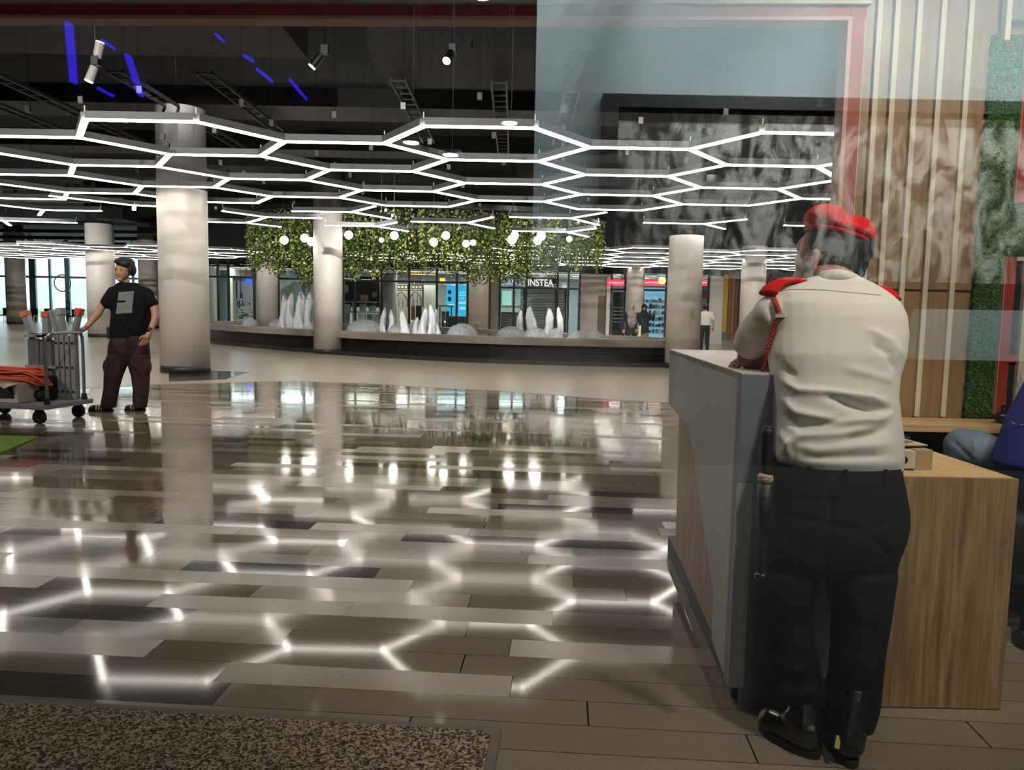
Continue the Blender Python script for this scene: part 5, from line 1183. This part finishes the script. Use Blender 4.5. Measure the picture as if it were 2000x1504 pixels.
def shoe(h, t_, par, m_='shoe_black', k=1.0, stripes=False):
    h = Vector(h); t_ = Vector(t_); h.z = t_.z = 0; d = (t_-h).normalized(); L = (t_-h).length; up = Vector((0, 0, 1)); s = d.cross(up)
    o = blob('shoe', [E_(h+d*.05+up*.05, (.04, .04, .045)), K_(h+d*.06+up*.045, h+d*(L-.05)+up*.035, .042, .036), E_(h+d*(L-.05)+up*.034, (.045, .045, .03)), K_(h+d*.05+up*.09, h+d*.05+up*.05, .04, .044)], .009, m_, par, smooth=2)
    for v in o.data.vertices: v.co.z = max(v.co.z, .004)
    obj('sole', prism(BM(), [h+d*(L/2+math.cos(a)*L*.5)+s*math.sin(a)*.045 for a in [2*PI*q_/20 for q_ in range(20)]], (0, 0, .022)), 'black_rubber', o)
    if stripes:
        for q_ in range(3): b = h+d*(L*.42+q_*.03); obj('stripe', beam(BM(), b-s*.046+up*.02 if s.y > 0 else b+s*.046+up*.02, b-s*.02+up*.082 if s.y > 0 else b+s*.02+up*.082, .012, .008, up=d), 'shop_white', o)
    return o
shoe(WZ(222, 803, 0), WZ(172, 803, 0), tm, stripes=True); shoe(WZ(285, 801, 0), WZ(243, 802, 0), tm, stripes=True)
blob('hair', [E_(Q(246, 516), (.1, .108, .084)), E_(Q(232, 512, 9.03), (.05, .07, .03), (0, .25, 0)), E_(Q(243, 508), (.078, .09, .04)), E_(Q(258, 527), (.042, .07, .078))], .011, 'hair_dark', tm, smooth=2)
tag(obj('belt_pouch', bevel(prism(BM(), [Q(207, 640, 9.15), Q(218, 637, 9.15), Q(217, 662, 9.15), Q(209, 662, 9.15)], (0, .08, 0)), .01), 'bag_black'), 'small black pouch hanging behind the hip of the trolley man', 'pouch')
# ================================================================== the two women and the man beyond the fountain
def walker(label, x, Y, H, facing, top, bottom, hairm, hijab=None, arms=None, vx=.016, sleeve=None, long_top=.5, w=1.0, skinm='skin_light'):
    c = W(x, 640, Y); c.z = 0; k = H/1.7; a = facing; fw = Vector((math.sin(a), -math.cos(a), 0)); sd = Vector((math.cos(a), math.sin(a), 0))   # fw: where they look
    t = thing('person', label, 'person', c); P = lambda s, f, z: c+sd*s*k*w+fw*f*k+Vector((0, 0, z*k))
    arms = arms or [((-.24, .02, 1.12), (-.25, .08, .88)), ((.24, .02, 1.12), (.25, .08, .88))]
    sk = [K_(P(0, 0, 1.3), P(0, 0, 1.5), .06*k, .05*k), E_(P(0, .01, 1.6), (.078*k, .085*k, .1*k)), E_(P(0, .045, 1.555), (.05*k, .05*k, .05*k)), E_(P(0, .095, 1.575), (.014, .02, .018))]
    tp = [L_([(P(0, 0, z), rx*k*w, ry*k) for z, rx, ry in [(long_top*1.7, .19, .13), (1.0, .17, .12), (1.15, .175, .12), (1.3, .2, .125), (1.4, .18, .11), (1.46, .1, .08)]])]
    for (e_, h_), s in zip(arms, (-1, 1)):
        sh = P(s*.19, 0, 1.38); e3 = P(*e_); h3 = P(*h_)
        tp.append(K_(sh, e3 if sleeve is None else sh.lerp(e3, .75), .06*k, .05*k))
        if sleeve is None: tp.append(K_(e3, h3, .045*k, .035*k))
        sk += [K_(sh, e3, .042*k, .038*k), K_(e3, h3, .036*k, .028*k)]
        dn = (h3-e3).normalized(); smallhand('hand', h3, h3+dn*.04, dn, fw*.5+Vector((0, 0, -.2)), sd*-s+fw*.3, t, skinm, k, .006)
    blob('body', sk, vx*.7, skinm, t, smooth=2)
    blob('top', tp, vx, top, t, smooth=3)
    blob('trousers', [L_([(P(0, 0, z), rx*k*w, ry*k) for z, rx, ry in [(.78, .17, .12), (.9, .175, .125), (1.0, .16, .115)]]), K_(P(-.09, 0, .85), P(-.1, .02, .48), .09*k, .07*k), K_(P(-.1, .02, .48), P(-.1, -.01, .1), .07*k, .06*k), K_(P(.09, 0, .85), P(.1, -.02, .48), .09*k, .07*k), K_(P(.1, -.02, .48), P(.1, -.06, .1), .07*k, .06*k)], vx, bottom, t, smooth=3)
    for s, o_ in ((-.1, 0), (.1, -.05)): shoe(P(s, o_-.07, 0), P(s, o_+.19, 0), t)
    if hijab: blob('headscarf', [E_(P(0, -.01, 1.61), (.098*k, .105*k, .115*k)), K_(P(0, -.02, 1.52), P(0, 0, 1.4), .085*k, .13*k), E_(P(0, .02, 1.34), (.15*k, .13*k, .12*k))], .012, hijab, t, smooth=3, fn=lambda co, no: co)
    else: blob('hair', [E_(P(0, -.015, 1.62), (.09*k, .095*k, .1*k)), E_(P(0, -.04, 1.56), (.075*k, .06*k, .06*k))], .012, hairm, t, smooth=2)
    return t
mat('coat_dark', '1c2026', .85); mat('floral', '8d7f78', .85, noise=.6, nscale=14); mat('jeans', '2c3440', .85); mat('khaki', '857255', .85); mat('scarf_beige', '8f8378', .85, noise=.25, nscale=18); mat('scarf_black', '0e0e11', .85); mat('shirt_white', 'c9c1b2', .8); mat('trouser_dark', '150f10', .85)
walker('person in patterned beige headscarf, dark coat and jeans walking beyond the fountain', 1233, 24.0, 1.60, .15, 'coat_dark', 'jeans', None, 'scarf_beige', long_top=.42, w=1.15)
pw = [o for o in S.objects if o.get('label', '').startswith('person in patterned beige')][0]
cc = pw.location; blob('scarf_drape', [E_(cc+Vector((0, -.1, 1.12)), (.15, .09, .26)), E_(cc+Vector((0, -.06, 1.3)), (.17, .12, .1))], .016, 'floral', pw, smooth=3)
walker('person in black headscarf and khaki trousers holding a phone up beside the column', 1257, 24.0, 1.60, -.1, 'coat_dark', 'khaki', None, 'scarf_black', arms=[((-.25, .05, 1.12), (-.26, .1, .9)), ((.30, .1, 1.2), (.31, .28, 1.42))], long_top=.46)
ph_ = W(1270.5, 598, 23.75); tag(obj('mobile_phone', bx(ph_.x-.04, ph_.x+.04, 23.72, 23.73, ph_.z-.08, ph_.z+.08), 'black_plastic'), 'dark phone held up by the woman in the black headscarf', 'phone')
tag(obj('shoulder_bag', bevel(bx(cc.x-.36, cc.x-.24, 23.9, 24.15, .75, 1.05), .03), 'bag_black'), 'dark bag at the side of the woman in the beige headscarf', 'bag')
tag(obj('white_carrier_bag', bevel(bx(cc.x+.20, cc.x+.27, 23.78, 23.95, .42, .95), .02), 'shop_white'), 'white carrier bag hanging between the two women', 'bag')
walker('person in dark red cap, white shirt and black trousers walking away', 1377, 27.6, 1.70, PI-.2, 'shirt_white', 'trouser_dark', 'hair_dark', arms=[((-.27, .0, 1.12), (-.27, .04, .88)), ((.24, .02, 1.12), (.24, .08, .88))], sleeve=1, long_top=.56, w=1.05)
pm_ = [o for o in S.objects if o.get('label', '').startswith('person in dark red cap')][0]
c2 = pm_.location; blob('cap', [E_(c2+Vector((0, 0, 1.67)), (.105, .11, .05))], .012, mat('cap_red', '6a1a1c', .8), pm_)

# ================================================================== seated person at the right edge
mat('jersey_blue', '16206e', .75, noise=.08, nscale=4); mat('denim', '62717e', .85, noise=.2, nscale=10)
c = W(2010, 800, 3.05); sp = thing('person', 'seated person in blue jersey and grey-blue jeans, cut off by the right edge', 'person', (c.x, 3.05, 0))
bl = W(2035, 900, 3.05)
torso = [(W(2042, 935, 3.0), .15, .15), (W(2040, 905, 3.0), .185, .16), (W(2048, 870, 3.0), .175, .155), (W(2066, 820, 3.0), .175, .15), (W(2094, 760, 3.0), .17, .14), (W(2124, 700, 3.0), .17, .12), (W(2134, 665, 3.0), .1, .09)]
blob('jersey', [L_(torso), K_(W(2080, 715, 3.0), W(2066, 790, 2.98), .06, .055)], .01, 'jersey_blue', sp, smooth=3)
blob('body', [K_(W(2134, 680, 3.0), W(2134, 620, 3.0), .06, .055), E_(W(2132, 570, 3.0), (.085, .1, .115)), E_(W(2125, 590, 2.95), (.05, .05, .06)), E_(W(2116, 580, 2.92), (.015, .018, .02)), K_(W(2066, 790, 2.98), W(2080, 850, 2.85), .035, .028)], .01, 'skin_light', sp, smooth=3)
blob('hair', [E_(W(2135, 556, 3.0), (.095, .108, .10))], .012, 'hair_dark', sp)
smallhand('hand', W(2080, 850, 2.85), W(2092, 855, 2.83), (1, -.2, 0), (0, 0, -1), (0, 1, 0), sp, 'skin_light')
kn = W(1882, 872, 3.35); kn2 = W(1905, 872, 3.5)
blob('jeans', [K_(W(2020, 925, 3.15), kn, .10, .082), K_(W(2030, 925, 3.3), kn2, .095, .08), K_(kn, Vector((kn.x-.0, 3.4, .1)), .078, .055), K_(kn2, Vector((kn2.x, 3.55, .1)), .076, .055), E_(W(2040, 935, 3.05), (.17, .16, .11))], .01, 'denim', sp, fn=folds([([(1850, 850), (1880, 880), (1900, 900)], 4, -.008), ([(1900, 850), (1905, 880), (1900, 900)], 4, .006)]), smooth=3)
for kk, yy in ((kn, 3.4), (kn2, 3.55)): shoe((kk.x+.05, yy, 0), (kk.x-.2, yy, 0), sp)
for i_, (x, y) in enumerate(((1978, 827), (1981, 827), (1992, 830), (1998, 830))):
    pass
_bj = [c_ for c_ in sp.children if c_.name.startswith('jersey')][0]; _bb = BVHTree.FromPolygons([v.co.copy() for v in _bj.data.vertices], [tuple(p.vertices) for p in _bj.data.polygons])
bm = BM()
for poly in ([(1977, 824), (1978, 824), (1981, 829), (1980, 829)], [(1980, 824), (1981, 824), (1985, 829), (1984, 829)], [(1988, 828), (1989, 828), (1989, 829), (1988, 829)], [(1994, 829), (2000, 829), (2000, 830), (1994, 830)]):
    b2 = patch(poly, 2, 2, _bb, .003); me_ = bpy.data.meshes.new('x'); b2.to_mesh(me_); b2.free(); bm.from_mesh(me_)
obj('jersey_marks', bm, 'shop_white', _bj)
t = thing('office_chair', 'dark office chair under the person in the blue jersey', 'chair', (sp.location.x+.1, 3.05, 0))
cx = bl.x+.02; sz = W(2040, 935, 3.0).z-.13
obj('seat', bevel(bx(cx-.24, cx+.24, 2.8, 3.35, sz-.09, sz), .02), 'shop_dark', t)
obj('stem', tube(BM(), [Vector((cx, 3.08, .1)), Vector((cx, 3.08, sz-.08))], .03), 'black_plastic', t)
for k in range(5):
    a = 2*PI*k/5+.3; q = Vector((cx+.27*math.cos(a), 3.08+.27*math.sin(a), .06)); obj('leg', beam(BM(), Vector((cx, 3.08, .12)), q, .04, .03), 'black_plastic', t)
    obj('caster', tube(BM(), [q+Vector((-.02, 0, -.025)), q+Vector((.02, 0, -.025))], .034, 12), 'black_rubber', t)
obj('backrest', bevel(bx(cx+.24, cx+.29, 2.85, 3.3, sz+.1, sz+.6), .02), 'shop_dark', t)
obj('back_bracket', bx(cx+.2, cx+.25, 3.04, 3.12, sz-.08, sz+.2), 'black_plastic', t)
